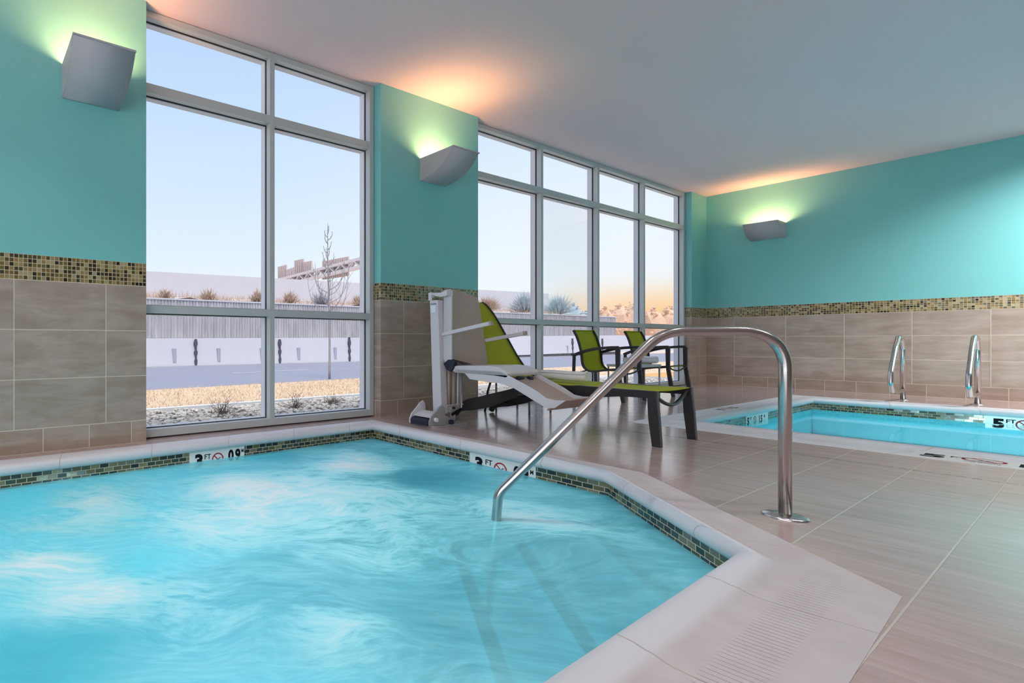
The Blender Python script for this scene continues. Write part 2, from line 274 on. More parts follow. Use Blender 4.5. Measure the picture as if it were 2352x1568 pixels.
# ---------------------------------------------------------------- mesh builder
class MB:
    def __init__(s): s.v = []; s.f = []; s.uv = []; s.mi = []; s.sm = []
    def add(s, vs, fs, uvs=None, mi=0, smooth=False):
        b = len(s.v); s.v += [Vector(q) for q in vs]
        for k, f in enumerate(fs):
            s.f.append([b+i for i in f]); s.mi.append(mi); s.sm.append(smooth)
            s.uv.append(uvs[k] if uvs else None)
        return s
    def quad(s, a, b, c, d, uv=None, mi=0): return s.add([a, b, c, d], [(0, 1, 2, 3)], [uv] if uv else None, mi)
    def box(s, x0, y0, z0, x1, y1, z1, mi=0):
        v = [(x0, y0, z0), (x1, y0, z0), (x1, y1, z0), (x0, y1, z0), (x0, y0, z1), (x1, y0, z1), (x1, y1, z1), (x0, y1, z1)]
        return s.add(v, [(3, 2, 1, 0), (4, 5, 6, 7), (0, 1, 5, 4), (1, 2, 6, 5), (2, 3, 7, 6), (3, 0, 4, 7)], None, mi)
    def beam(s, a, b, w, h, up=(0, 0, 1), mi=0, w2=None, h2=None):
        a, b = Vector(a), Vector(b); d = (b-a).normalized(); u = Vector(up)
        if abs(d.dot(u)) > .98: u = Vector((0, 1, 0))
        r = d.cross(u).normalized(); u = r.cross(d).normalized(); w2 = w2 or w; h2 = h2 or h
        v = [a-r*w/2-u*h/2, a+r*w/2-u*h/2, a+r*w/2+u*h/2, a-r*w/2+u*h/2, b-r*w2/2-u*h2/2, b+r*w2/2-u*h2/2, b+r*w2/2+u*h2/2, b-r*w2/2+u*h2/2]
        return s.add(v, [(0, 1, 2, 3), (7, 6, 5, 4), (0, 4, 5, 1), (1, 5, 6, 2), (2, 6, 7, 3), (3, 7, 4, 0)], None, mi)
    def prism(s, poly, axis, t0, t1, mi=0):
        # poly: 2-D outline in the plane normal to axis ('x': (y,z), 'y': (x,z), 'z': (x,y))
        f = {'x': lambda p, t: (t, p[0], p[1]), 'y': lambda p, t: (p[0], t, p[1]), 'z': lambda p, t: (p[0], p[1], t)}[axis]
        n = len(poly); v = [f(p, t0) for p in poly]+[f(p, t1) for p in poly]
        fs = [tuple(range(n)), tuple(range(2*n-1, n-1, -1))]+[(i, i+n, (i+1) % n+n, (i+1) % n) for i in range(n)]
        return s.add(v, fs, None, mi)
    def tube(s, pts, r, seg=10, mi=0, flat=None, cap=True):
        # flat=(w,h): rectangular section with w sideways, h along the up direction
        P = [Vector(p) for p in pts]; n = len(P); rs = r if isinstance(r, (list, tuple)) else [r]*n
        T = [(P[min(i+1, n-1)]-P[max(i-1, 0)]).normalized() for i in range(n)]
        u = Vector((0, 0, 1)) if abs(T[0].z) < .9 else Vector((0, 1, 0))
        u = (u-T[0]*u.dot(T[0])).normalized(); v = []; base = len(s.v)
        for i in range(n):
            if i: u = (u-T[i]*u.dot(T[i])).normalized()
            w = T[i].cross(u)
            for k in range(seg):
                a = 2*PI*k/seg; v.append(P[i]+(u*math.cos(a)+w*math.sin(a))*rs[i])
        fs = [(i*seg+k, i*seg+(k+1) % seg, (i+1)*seg+(k+1) % seg, (i+1)*seg+k) for i in range(n-1) for k in range(seg)]
        s.add(v, fs, None, mi, True)
        if cap:
            s.f.append([base+k for k in range(seg)][::-1]); s.f.append([base+(n-1)*seg+k for k in range(seg)])
            for _ in (0, 1): s.mi.append(mi); s.sm.append(False); s.uv.append(None)
        return s
    def ribbon(s, pts, xw, th, mi=0):
        # bar of width xw[0]..xw[1] along X following pts in (y,z), thickness th
        n = len(pts); v = []
        ths = th if isinstance(th, (list, tuple)) else [th]*n
        for i, (y, z) in enumerate(pts):
            a = pts[max(i-1, 0)]; b = pts[min(i+1, n-1)]; dy, dz = b[0]-a[0], b[1]-a[1]; L = math.hypot(dy, dz) or 1
            ny, nz = -dz/L*ths[i]/2, dy/L*ths[i]/2
            v += [(xw[0], y+ny, z+nz), (xw[1], y+ny, z+nz), (xw[1], y-ny, z-nz), (xw[0], y-ny, z-nz)]
        fs = [(0, 1, 2, 3), (4*n-1, 4*n-2, 4*n-3, 4*n-4)]
        for i in range(n-1):
            for k in range(4): fs.append((4*i+k, 4*i+4+k, 4*i+4+(k+1) % 4, 4*i+(k+1) % 4))
        return s.add(v, fs, None, mi)
    def lathe(s, prof, c, seg=32, mi=0):
        v = [(c[0]+r*math.cos(2*PI*k/seg), c[1]+r*math.sin(2*PI*k/seg), c[2]+z) for r, z in prof for k in range(seg)]
        fs = [(i*seg+k, i*seg+(k+1) % seg, (i+1)*seg+(k+1) % seg, (i+1)*seg+k) for i in range(len(prof)-1) for k in range(seg)]
        return s.add(v, fs, None, mi, True)
    def build(s, name, mats, parent=None, bevel=0, recalc=True, merge=False):
        o0 = Vector(ORG.get(parent.name, (0, 0, 0))) if parent else Vector((0, 0, 0))
        me = bpy.data.meshes.new(name); me.from_pydata([v-o0 for v in s.v], [], s.f)
        for mm in (mats if isinstance(mats, list) else [mats]): me.materials.append(MAT[mm] if isinstance(mm, str) else mm)
        for p, i, q in zip(me.polygons, s.mi, s.sm): p.material_index = i; p.use_smooth = q
        if any(s.uv):
            L = me.uv_layers.new(name='UVMap')
            for p, q in zip(me.polygons, s.uv):
                if q:
                    for li, c in zip(p.loop_indices, q): L.data[li].uv = c
        elif recalc:
            bm = bmesh.new(); bm.from_mesh(me)
            if merge: bmesh.ops.remove_doubles(bm, verts=bm.verts, dist=1e-5)
            bmesh.ops.recalc_face_normals(bm, faces=bm.faces); bm.to_mesh(me); bm.free()
        o = bpy.data.objects.new(name, me); COL.objects.link(o)
        if parent: o.parent = parent; ORG[o.name] = tuple(o0)
        if bevel:
            b = o.modifiers.new('bevel', 'BEVEL'); b.width = bevel; b.segments = 2; b.limit_method = 'ANGLE'; b.angle_limit = .6
        return o
ORG = {}
def tag(o, label=None, cat=None, group=None, kind=None):
    if label: o['label'] = label
    if cat: o['category'] = cat
    if group: o['group'] = group
    if kind: o['kind'] = kind
    return o
def thing(name, loc, label, cat, group=None):
    o = bpy.data.objects.new(name, None); COL.objects.link(o); o.location = loc; o.empty_display_size = .1
    ORG[o.name] = tuple(loc); return tag(o, label, cat, group)
def struct(o, label, cat='structure'): return tag(o, label, cat, kind='structure')
def copy_tree(o, parent=None):
    c = o.copy(); COL.objects.link(c)
    if parent: c.parent = parent
    for ch in list(o.children): copy_tree(ch, c)
    return c
def fillet(pts, rads, seg=8):
    P = [Vector(p) for p in pts]; out = [P[0]]
    for i in range(1, len(P)-1):
        r = rads[i-1] if isinstance(rads, (list, tuple)) else rads
        a, b, c = P[i-1], P[i], P[i+1]; u = (a-b).normalized(); w = (c-b).normalized()
        if r <= 0 or abs(u.dot(w)) > .9999: out.append(b); continue
        ang = u.angle(w); d = min(r/math.tan(ang/2), (a-b).length*.49, (c-b).length*.49)
        s0, s1 = b+u*d, b+w*d
        for k in range(seg+1):
            q = k/seg; out.append((1-q)**2*s0+2*q*(1-q)*b+q*q*s1)
    out.append(P[-1]); return out
def spline(pts, n=8):
    P = [Vector(p) for p in pts]; P = [2*P[0]-P[1]]+P+[2*P[-1]-P[-2]]; out = []
    for i in range(1, len(P)-2):
        for k in range(n):
            t_ = k/n; a, b, c, d = P[i-1], P[i], P[i+1], P[i+2]
            out.append(.5*((2*b)+(c-a)*t_+(2*a-5*b+4*c-d)*t_*t_+(3*b-a-3*c+d)*t_**3))
    out.append(P[-2]); return out
def text_mesh(name, s, size, M, mat, parent, bold=0., depth=.0004, sx=1.):
    cu = bpy.data.curves.new(name, 'FONT'); cu.body = s; cu.size = size; cu.offset = bold; cu.extrude = depth; cu.align_x = 'LEFT'; cu.resolution_u = 4
    to = bpy.data.objects.new(name, cu); COL.objects.link(to)
    dg = bpy.context.evaluated_depsgraph_get(); dg.update(); me = bpy.data.meshes.new_from_object(to.evaluated_get(dg))
    bpy.data.objects.remove(to); me.name = name
    o0 = Vector(ORG[parent.name]); me.transform(Matrix.Translation(-o0) @ M @ Matrix.Diagonal((sx, 1, 1, 1))); me.materials.clear(); me.materials.append(MAT[mat])
    o = bpy.data.objects.new(name, me); COL.objects.link(o); o.parent = parent; ORG[o.name] = tuple(o0); return o

# ================================================================ ROOM
YA, XB, ZC = 3.274, 10.433, 3.024
YW = 3.354
X0, Y0 = -3.0, -6.0
ZS = [0, .15, 1.065, 1.22, ZC]; WM = ['base_tile', 'wall_tile', 'glass_mosaic', 'paint']
def wface(mb, p, q, u0):
    L = math.hypot(q[0]-p[0], q[1]-p[1])
    for i in range(4):
        a, b = ZS[i], ZS[i+1]
        mb.quad((*p, a), (*q, a), (*q, b), (*p, b), [(u0, a), (u0+L, a), (u0+L, b), (u0, b)], i)
mb = MB(); T = .205
for x0, x1 in ((X0, 1.078), (3.268, 4.647), (9.868, XB)):
    wface(mb, (x0, YA), (x1, YA), x0-.252)
    if x0 > X0: wface(mb, (x0, YA+T), (x0, YA), x0-.252-T)
    if x1 < XB: wface(mb, (x1, YA), (x1, YA+T), x1-.252)
    mb.quad((x0, YA+T, 0), (x0, YA+T, ZC), (x1, YA+T, ZC), (x1, YA+T, 0), [(0, 0)]*4, 3)
struct(mb.build('wall_left', WM), 'turquoise wall over beige tile and a mosaic band, broken by two large windows', 'wall')
mb = MB(); wface(mb, (XB, YA), (XB, Y0), -(YA-.740)); 
# keep the grid phase: u runs with -Y
for k in range(4):
    pass
mb.v = []; mb.f = []; mb.uv = []; mb.mi = []; mb.sm = []
for i in range(4):
    a, b = ZS[i], ZS[i+1]
    mb.quad((XB, Y0, a), (XB, YA, a), (XB, YA, b), (XB, Y0, b), [(Y0-.740, a), (YA-.740, a), (YA-.740, b), (Y0-.740, b)], i)
struct(mb.build('wall_right', WM), 'far turquoise wall with one sconce above beige tile and mosaic band', 'wall')
mb = MB()
wface(mb, (X0, Y0), (X0, -4.6), 0); wface(mb, (X0, 2.2), (X0, YA), 0); struct(mb.build('wall_front', WM[:3]+['plain']), 'end wall behind the camera', 'wall')
mb = MB(); wface(mb, (X0, Y0), (XB, Y0), 0); struct(mb.build('wall_back', WM[:3]+['plain']), 'long wall behind the camera', 'wall')
mb = MB().quad((X0, Y0, ZC), (X0, YA+T, ZC), (XB, YA+T, ZC), (XB, Y0, ZC), [(0, 0)]*4)
struct(mb.build('ceiling', 'ceiling'), 'plain pale ceiling', 'ceiling')

# spa and pool outlines: (face point, crest point, outer point)
SPA = [((-1.2, 3.00), (-1.2, 3.085), (-1.2, 3.16)), ((2.974, 3.071), (3.03, 3.135), (3.11, 3.20)), ((2.937, 1.317), (2.918, 1.310), (3.09, 1.225)),
       ((2.215, .592), (2.160, .540), (2.197, .287)), ((-.6, .50), (-.6, .44), (-.6, .20)), ((-1.2, 1.1), (-1.26, 1.08), (-1.45, 1.0))]
POOL = [((8.92, 1.82), (8.97, 1.87), (9.25, 2.06)), ((8.92, -4.9), (8.97, -4.95), (9.25, -5.2)), ((5.42, -4.9), (5.37, -4.95), (4.93, -5.2)), ((5.42, 1.82), (5.37, 1.85), (4.93, 2.06))]
WZ = -.122
# deck with two openings
bm = bmesh.new()
def loop(bm, pts, z):
    vs = [bm.verts.new((*p, z)) for p in pts]; return [bm.edges.new((vs[i], vs[(i+1) % len(vs)])) for i in range(len(vs))]
es = loop(bm, [(X0, Y0), (XB, Y0), (XB, YA+T), (X0, YA+T)], 0)+loop(bm, [p[2] for p in SPA], 0)+loop(bm, [p[2] for p in POOL], 0)
bmesh.ops.triangle_fill(bm, use_beauty=True, use_dissolve=False, edges=es)
for f in list(bm.faces):
    c_ = f.calc_center_median()
    if f.normal.z < 0: f.normal_flip()
def inside(p, poly):
    r = False; n = len(poly)
    for i in range(n):
        (xa, ya), (xb, yb) = poly[i], poly[(i+1) % n]
        if (ya > p[1]) != (yb > p[1]) and p[0] < (xb-xa)*(p[1]-ya)/(yb-ya)+xa: r = not r
    return r
kill = [f for f in bm.faces if any(inside(f.calc_center_median()[:2], [p[2] for p in R]) for R in (SPA, POOL))]
bmesh.ops.delete(bm, geom=kill, context='FACES_ONLY')
ul = bm.loops.layers.uv.new('UVMap')
for f in bm.faces:
    for l in f.loops: l[ul].uv = l.vert.co.xy
me = bpy.data.meshes.new('floor'); bm.to_mesh(me); bm.free(); me.materials.append(MAT['deck_tile'])
fo = bpy.data.objects.new('floor', me); COL.objects.link(fo); struct(fo, 'beige tiled pool deck with brown grain', 'floor')

def coping_ring(name, R, label, mt='coping'):
    # cross-section: face, bullnose, crest, dished top, flat outer edge; closed loop
    n = len(R); secs = []; us = [0]
    for i in range(n):
        a = R[i][0]; b = R[(i+1) % n][0]; us.append(us[-1]+math.hypot(b[0]-a[0], b[1]-a[1]))
    cen = Vector((sum(r[0][0] for r in R)/n, sum(r[0][1] for r in R)/n))
    def sec(f, c, o):
        f, c, o = Vector(f), Vector(c), Vector(o); d = (o-f).normalized(); w = (o-c).length
        pts = [(f+d*.02, -.30*0-.056), (f, -.056), (f-d*.016, -.052), (f-d*.026, -.043), (f-d*.030, -.028), (f-d*.026, -.012), (f-d*.014, .002)]
        base = f-d*.014
        for k in (.35, .7, 1.): pts.append((base.lerp(c, k), .002+.014*math.sin(k*PI/2)))
        nc = len(pts)
        for k, z in ((.06, .0145), (.12, .0085), (.20, .0030), (.36, .0006), (.6, .0002), (.8, .0008), (1., .0012)): pts.append((c.lerp(o, k), z))
        pts.append((o, -.03))
        fr_ = [0]*nc+[.06, .12, .20, .36, .6, .8, 1., 1.]
        return [(p.x, p.y, z, q_) for (p, z), q_ in zip(pts, fr_)]
    mb = MB(); sub = 1
    for i in range(n):
        A, B = sec(*R[i]), sec(*R[(i+1) % n]); L = us[i+1]-us[i]; K = 6
        for k in range(K):
            ta, tb = k/K, (k+1)/K
            for j in range(len(A)-1):
                def q(t_, jj): return tuple(A[jj][m_]*(1-t_)+B[jj][m_]*t_ for m_ in range(3))
                def uvq(t_, jj): return (us[i]+L*t_, (A[jj][3]*(1-t_)+B[jj][3]*t_)-.0)
                mb.add([q(ta, j), q(tb, j), q(tb, j+1), q(ta, j+1)], [(0, 1, 2, 3)], [[uvq(ta, j), uvq(tb, j), uvq(tb, j+1), uvq(ta, j+1)]], 0, j < 12)
    o = mb.build(name, mt); bm = bmesh.new(); bm.from_mesh(o.data); bmesh.ops.remove_doubles(bm, verts=bm.verts, dist=1e-5); bmesh.ops.recalc_face_normals(bm, faces=bm.faces)
    if sum(f.normal.z*f.calc_area() for f in bm.faces) < 0: bmesh.ops.reverse_faces(bm, faces=bm.faces)
    bm.to_mesh(o.data); bm.free(); return struct(o, label, 'coping')
coping_ring('trim_1', SPA, 'white cast stone coping round the bubbling spa')
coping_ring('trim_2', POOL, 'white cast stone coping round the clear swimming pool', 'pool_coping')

def basin(name, R, zb, plaster, label, step=None):
    n = len(R); mb = MB(); u = 0; c = [r[0] for r in R]
    for i in range(n):
        a, b = c[i], c[(i+1) % n]; L = math.hypot(b[0]-a[0], b[1]-a[1])
        mb.quad((*a, -.135), (*b, -.135), (*b, -.054), (*a, -.054), [(u, -.135), (u+L, -.135), (u+L, -.054), (u, -.054)], 0)
        mb.quad((*a, zb), (*b, zb), (*b, -.135), (*a, -.135), [(u, zb), (u+L, zb), (u+L, -.135), (u, -.135)], 1); u += L
    mb.add([(*p, zb) for p in c], [tuple(range(n))], [[(0, 0)]*n], 1)
    return struct(mb.build(name, ['waterline_mosaic', plaster]), label, 'basin')
basin('trim_3', SPA, -.85, 'plaster_spa', 'mosaic edged shell of the spa')
basin('trim_4', POOL, -1.15, 'plaster', 'mosaic edged turquoise shell of the swimming pool')
# pool ledge seen under the far side
mb = MB().box(8.60, -4.9, -1.15, 8.92, 1.82, -.42).box(5.42, 1.50, -1.15, 8.60, 1.82, -.42)
struct(mb.build('trim_5', 'plaster'), 'pale ledge under the water of the swimming pool', 'ledge')
# spa steps, parallel to the cut corner, with dark nosing strips
def chord(uv_):   # points on the line X-Y=uv_ inside the spa
    return ((.60+uv_ if .60+uv_ > .6 else .6, .60), (uv_+1.9 if uv_+1.9 < 2.93 else 2.93, min(1.9, 2.93-uv_)))
mb = MB(); mn = MB()
for uu, zt in ((1.46, -.30), (1.02, -.46), (.60, -.62)):
    a = (.55+uu, .55); b = (min(2.955, uu+2.2), min(2.955, uu+2.2)-uu)
    e_ = (2.955, 1.30); g = (2.23, .58)
    poly = [a, b, (2.955, 1.31), (2.24, .585)]
    mb.prism(poly[::-1], 'z', -.85, zt)
    d = .065; mn.prism([(a[0], a[1]), (b[0], b[1]), (b[0]+d*.7, b[1]-d*.7), (a[0]+d*.7, a[1]-d*.7)][::-1], 'z', zt, zt+.006)
st_ = struct(mb.build('trim_6', 'plaster_spa'), 'underwater steps in the cut corner of the spa', 'steps')
mn.build('nosing', 'step_tile', st_)
# water
mb = MB().add([(*r[0], WZ) for r in SPA], [tuple(range(len(SPA)-1, -1, -1))])
tag(mb.build('spa_water', 'spa_water'), 'churning foamy turquoise water filling the spa', 'water', kind='stuff')
mb = MB().add([(*r[0], -.12) for r in POOL], [tuple(range(len(POOL)))])
tag(mb.build('pool_water', 'pool_water'), 'calm clear turquoise water in the far swimming pool', 'water', kind='stuff')

# ---------------------------------------------------------------- windows
def window(idx, xl, xr, rights, label):
    root = thing('window_%d' % idx, ((xl+xr)/2, YW, 0), None, None); struct(root, label, 'window')
    D = .055; g0, g1 = YW+D, YW+D+.006
    fr = MB()
    W = .046
    xs = [xl+.05]+[r for r in rights]            # right edges of the uprights
    fr.box(xl, YW, .012, xl+.05, YW+D, 3.02)
    fr.box(xr-.05, YW, .012, xr, YW+D, 3.02)
    for r in rights: fr.box(r-W, YW, .012, r, YW+D, 3.02)
    for a, b in ((.010, .066), (.888, .944), (2.444, 2.510), (2.975, 3.02)): fr.box(xl, YW+.0015, a, xr, YW+D, b)
    o = fr.build('window_frame', 'frame', root, .002)
    ga = MB()
    ups = [(xl, xl+.05)]+[(r-W, r) for r in rights]+[(xr-.05, xr)]
    for a, b in ups: ga.box(a-.005 if a > xl else a, g0, .012, b+.005 if b < xr else b, g1, 3.02)
    for a, b in ((.010, .066), (.888, .944), (2.444, 2.510), (2.975, 3.02)): ga.box(xl, g0+.0005, a-.006, xr, g1-.0005, b+.005)
    ga.build('gasket', 'gasket', root)
    ou = MB()
    for a, b in ups: ou.box(a-.010, g1+.004, .0, b+.010, g1+.06, 3.02)
    for a, b in ((.0, .068), (.886, .946), (2.442, 2.512), (2.973, 3.02)): ou.box(xl, g1+.005, a-.006, xr, g1+.058, b+.006)
    ou.build('outer_frame', 'frame_skylit', root)
    edges = [xl+.05]+[q for r in rights for q in (r-W, r)]+[xr-.05]
    for i in range(0, len(edges), 2):
        for a, b in ((.066, .888), (.944, 2.444), (2.510, 2.975)):
            MB().quad((edges[i], g0+.008, a), (edges[i+1], g0+.008, a), (edges[i+1], g0+.008, b), (edges[i], g0+.008, b)).build('pane', 'glass', root)
    return root
window(1, 1.05, 3.262, [2.180], 'tall two bay window with grey aluminium frame beside the spa')
window(2, 4.655, 9.86, [5.975, 7.264, 8.538], 'long four bay window with grey aluminium frame behind the green chairs')

# big window behind the camera, at the near end of the hall
root = thing('window_3', (X0, -1.2, 0), None, None); struct(root, 'wide end window behind the camera', 'window')
fr = MB(); 
for y in (-4.6, -3.24, -1.88, -.52, .84, 2.15): fr.box(X0-.06, y, .01, X0, y+.05, 3.02)
for z in (.01, .888, 2.444, 2.975): fr.box(X0-.058, -4.6, z, X0-.002, 2.2, z+.05)
fr.build('window_frame', 'frame', root)
for i in range(5):
    MB().quad((X0-.03, -4.55+1.36*i, .06), (X0-.03, -3.24+1.36*i, .06), (X0-.03, -3.24+1.36*i, 2.975), (X0-.03, -4.55+1.36*i, 2.975)).build('pane', 'glass', root)

# ---------------------------------------------------------------- sconces
def sconce(at, nrm, al, label):
    # at: centre at wall, bottom z; nrm: outward from wall; al: along wall
    at = Vector(at); nrm = Vector(nrm); al = Vector(al); up = Vector((0, 0, 1)); H = .212; Dp = .365; W = .36
    root = thing('wall_sconce', tuple(at), label, 'sconce', 'curved wall sconces')
    prof = [(0, 0)]+[(d*Dp, H*(1-f)) for d, f in ((.10, .985), (.25, .93), (.45, .84), (.62, .70), (.79, .48), (.90, .26), (.96, .12), (1., 0))]
    w = W/2
    def P(d, z, s_): return at+nrm*d+up*z+al*s_
    fine = [(p.x, p.z) for p in spline([(d, 0, z) for d, z in prof], 3)]
    mb = MB(); v = [P(d, z, s_) for d, z in fine for s_ in (-w, w)]
    mb.add(v, [(2*k, 2*k+1, 2*k+3, 2*k+2) for k in range(len(fine)-1)], None, 0, True)
    o = mb.build('curved_front', 'lamp_body', root); so = o.modifiers.new('solid', 'SOLIDIFY'); so.thickness = .005; so.offset = 0
    for s_ in (-w, w):
        mb = MB(); pts = [P(d, z, s_) for d, z in fine]+[P(0, H, s_)]
        mb.add(pts, [tuple(range(len(pts)))]); o = mb.build('side_panel', 'lamp_body', root); so = o.modifiers.new('solid', 'SOLIDIFY'); so.thickness = .005; so.offset = 0
    rim = MB(); rim.beam(P(Dp, H-.004, -w-.004), P(Dp, H-.004, w+.004), .014, .010); rim.build('rim', 'lamp_body', root)
    tb = MB().tube([P(.11, .095, -w+.05), P(.11, .095, w-.05)], .012, 10); tb.build('lamp_tube', 'glow', root)
    L = bpy.data.lights.new('sconce_lamp', 'AREA'); L.shape = 'RECTANGLE'; L.size = .26; L.size_y = .10; L.energy = SCE; L.color = (1, .46, .19)
    lo = bpy.data.objects.new('lamp', L); COL.objects.link(lo); lo.parent = root
    zl = (-up+nrm*.62).normalized(); xl = Vector(al); yl = zl.cross(xl).normalized()     # shines up and back at the wall
    lo.matrix_local = Matrix.Translation(nrm*.20+up*.13) @ Matrix((xl, yl, zl)).transposed().to_4x4()
    return root
SCE = 11
s1 = sconce((.71, YA, 2.226), (0, -1, 0), (1, 0, 0), 'large near wall sconce on the pier left of the spa window, topmost left lamp')
s2 = sconce((3.96, YA, 2.222), (0, -1, 0), (1, 0, 0), 'wall sconce on the narrow pier between the two windows')
s3 = sconce((XB, 2.57, 2.209), (-1, 0, 0), (0, 1, 0), 'small distant wall sconce alone on the far turquoise wall')

# ---------------------------------------------------------------- spa handrail
b = Vector((2.802, .644, 0)); e_ = Vector((2.067, 1.413, WZ)); dv = (e_-b); dv.z = 0; Lh = dv.length; dv.normalize()
def rp(s_, z): return (b.x+dv.x*s_, b.y+dv.y*s_, z)
root = thing('grab_rail', (b.x, b.y, 0), 'large stainless steel handrail bending from the deck down into the spa', 'handrail')
pts = fillet([rp(0, .0), rp(0, .729), rp(.40, .729), rp(1.015, .0), rp(1.06, -.55)], [.155, .17, .10], 12)
MB().tube(pts, .0192, 24).build('rail_tube', 'steel', root)
prof = [(0, .014), (.030, .014), (.040, .012), (.064, .008), (.070, .004), (.070, .0005)]
MB().lathe([(r*.95, z) for r, z in prof], (b.x, b.y, 0), 40).build('floor_flange', 'steel2', root)

# ---------------------------------------------------------------- pool ladder grab rails
def ladder_rail(y, label):
    root = thing('ladder_rail', (9.60, y, 0), label, 'pool rail', 'grab rails at the pool edge')
    p = [(9.60, 0), (9.585, .60), (9.52, .735), (9.36, .735), (9.22, .62), (8.98, .34), (8.96, .22), (9.05, .13), (9.20, .115), (9.585, .115)]
    q = fillet([(x, y, z) for x, z in p], [.07, .07, .07, .08, .06, .06, .06, .0], 6)
    MB().tube(q, .0215, 16).build('rail_tube', 'steel2', root)
    MB().lathe([(0, .01), (.03, .01), (.05, .006), (.052, .0005)], (9.60, y, 0), 24).build('floor_flange', 'steel2', root)
ladder_rail(1.25, 'polished steel loop rail at the pool edge, the left of the pair')
ladder_rail(.76, 'polished steel loop rail at the pool edge, the right of the pair')

# ---------------------------------------------------------------- depth markers
def basis(o, r, u, n):
    r, u, n = Vector(r).normalized(), Vector(u).normalized(), Vector(n).normalized()
    M = Matrix((r, u, n)).transposed().to_4x4(); M.translation = Vector(o); return M
def disc(parent, M, cx_, cy_, R, w, sx=1., swim=True):
    o0 = Vector(ORG[parent.name])
    mb = MB(); n = 36
    for k in range(n):
        a0, a1 = 2*PI*k/n, 2*PI*(k+1)/n
        mb.add([M @ Vector((cx_+sx*r*math.cos(a), cy_+r*math.sin(a), .0006)) for r, a in ((R, a0), (R, a1), (R-w, a1), (R-w, a0))], [(0, 1, 2, 3)])
    a = math.radians(135); dx, dy = math.cos(a), math.sin(a)
    mb.add([M @ Vector((cx_+sx*(dx*s_+dy*q), cy_+dy*s_-dx*q, .0009)) for s_, q in ((R-w/2, w*.4), (-(R-w/2), w*.4), (-(R-w/2), -w*.4), (R-w/2, -w*.4))], [(0, 1, 2, 3)])
    mb.build('prohibition_ring', 'red', parent, recalc=False)
    # plain diver figure: head, bent body, waves
    mb = MB(); K = R*.8
    def pl(pts): mb.add([M @ Vector((cx_+sx*x*K, cy_+y*K, .0007)) for x, y in pts], [tuple(range(len(pts)))])
    pl([(-.10+.11*math.cos(k*PI/4), .02+.11*math.sin(k*PI/4)) for k in range(8)])
    pl([(-.02, -.02), (.42, .34), (.52, .26), (.08, -.14)]); pl([(.42, .34), (.78, .36), (.78, .26), (.48, .24)]); pl([(-.1, -.1), (.02, -.08), (-.28, -.42), (-.34, -.34)])
    for yy in (-.50, -.64): pl([(-.6, yy), (-.3, yy+.06), (0, yy), (.3, yy+.06), (.6, yy), (.6, yy-.05), (.3, yy+.01), (0, yy-.05), (-.3, yy+.01), (-.6, yy-.05)])
    mb.build('diver_symbol', 'ink', parent, recalc=False)
def marker(org, r, u, n, W, H, items, label, div=()):
    M = basis(org, r, u, n); root = thing('depth_marker', org, label, 'depth marker', 'pool depth markers')
    mb = MB(); c8 = [(0, 0), (W, 0), (W, H), (0, H)]
    mb.add([M @ Vector((x, y, z)) for z in (-.004, .0003) for x, y in c8], [(3, 2, 1, 0), (4, 5, 6, 7), (0, 1, 5, 4), (1, 2, 6, 5), (2, 3, 7, 6), (3, 0, 4, 7)])
    mb.build('tile', 'marker', root)
    for d in div:
        MB().add([M @ Vector((x, y, .0005)) for x, y in ((d-.0012, 0), (d+.0012, 0), (d+.0012, H), (d-.0012, H))], [(0, 1, 2, 3)]).build('joint', 'kerb', root)
    for it in items:
        if it[0] == 'ring': disc(root, M, *it[1:])
        else:
            _, s_, x, y, size, bold, sx = it
            text_mesh('lettering', s_, size, M @ Matrix.Translation((x, y, .0006)), 'ink', root, bold, .0002, sx)
    return root
# on the window side of the spa (face looks toward -Y)
yf = 3.071-(2.974-1.51)*.01701
marker((1.299, 3.0395, -.175), (1, .0170, 0), (0, 0, 1), (.017, -1, 0), .424, .120,
       [('t', '3', .038, .018, .115, .006, 1.1), ('t', 'FT', .108, .062, .048, .0008, 1.), ('ring', .212, .052, .045, .009), ('t', '0', .295, .030, .105, .005, .78), ('t', '9', .350, .030, .105, .005, .78), ('t', 'M', .398, .078, .034, .001, .8)],
       'white 3 FT and 0.9 M tile at the waterline below the spa window', (.142, .282))
marker((2.9545, 2.144, -.175), (-.0211, -1, 0), (0, 0, 1), (-1, .0211, 0), .447, .120,
       [('t', '3', .040, .018, .110, .006, 1.1), ('t', 'FT', .115, .062, .048, .0008, 1.), ('ring', .222, .050, .045, .009), ('t', '0', .310, .020, .105, .005, .78), ('t', '9', .362, .020, .105, .005, .78), ('t', 'M', .412, .068, .036, .001, .8)],
       'white 3 FT and 0.9 M tile at the waterline partly behind the handrail', (.151, .300))
# far side of the pool, facing -X
marker((8.9185, .664, -.175), (0, -1, 0), (0, 0, 1), (-1, 0, 0), .42, .120,
       [('t', '5', .040, .010, .120, .007, 1.1), ('t', 'FT', .112, .062, .050, .0012, 1.), ('ring', .215, .050, .052, .010), ('t', '1.5', .285, .012, .09, .005, .9)],
       'white 5 FT tile at the waterline on the far side of the pool', (.146, .276))
# near coping of the pool, lying flat; reads from the deck
marker((4.955, .628, .0014), (0, -1, 0), (1, 0, 0), (0, 0, 1), .56, .26,
       [('t', '5', .035, .06, .17, .009, 1.), ('t', 'FT', .130, .135, .06, .0015, 1.), ('ring', .245, .14, .075, .014), ('t', 'NO DIVING', .19, .035, .022, .0004, 1.), ('t', '1.5', .335, .06, .16, .008, .9), ('t', 'M', .50, .14, .06, .0015, .8)],
       'flat white 5 FT and 1.5 M tile let into the near pool coping', (.160, .318))
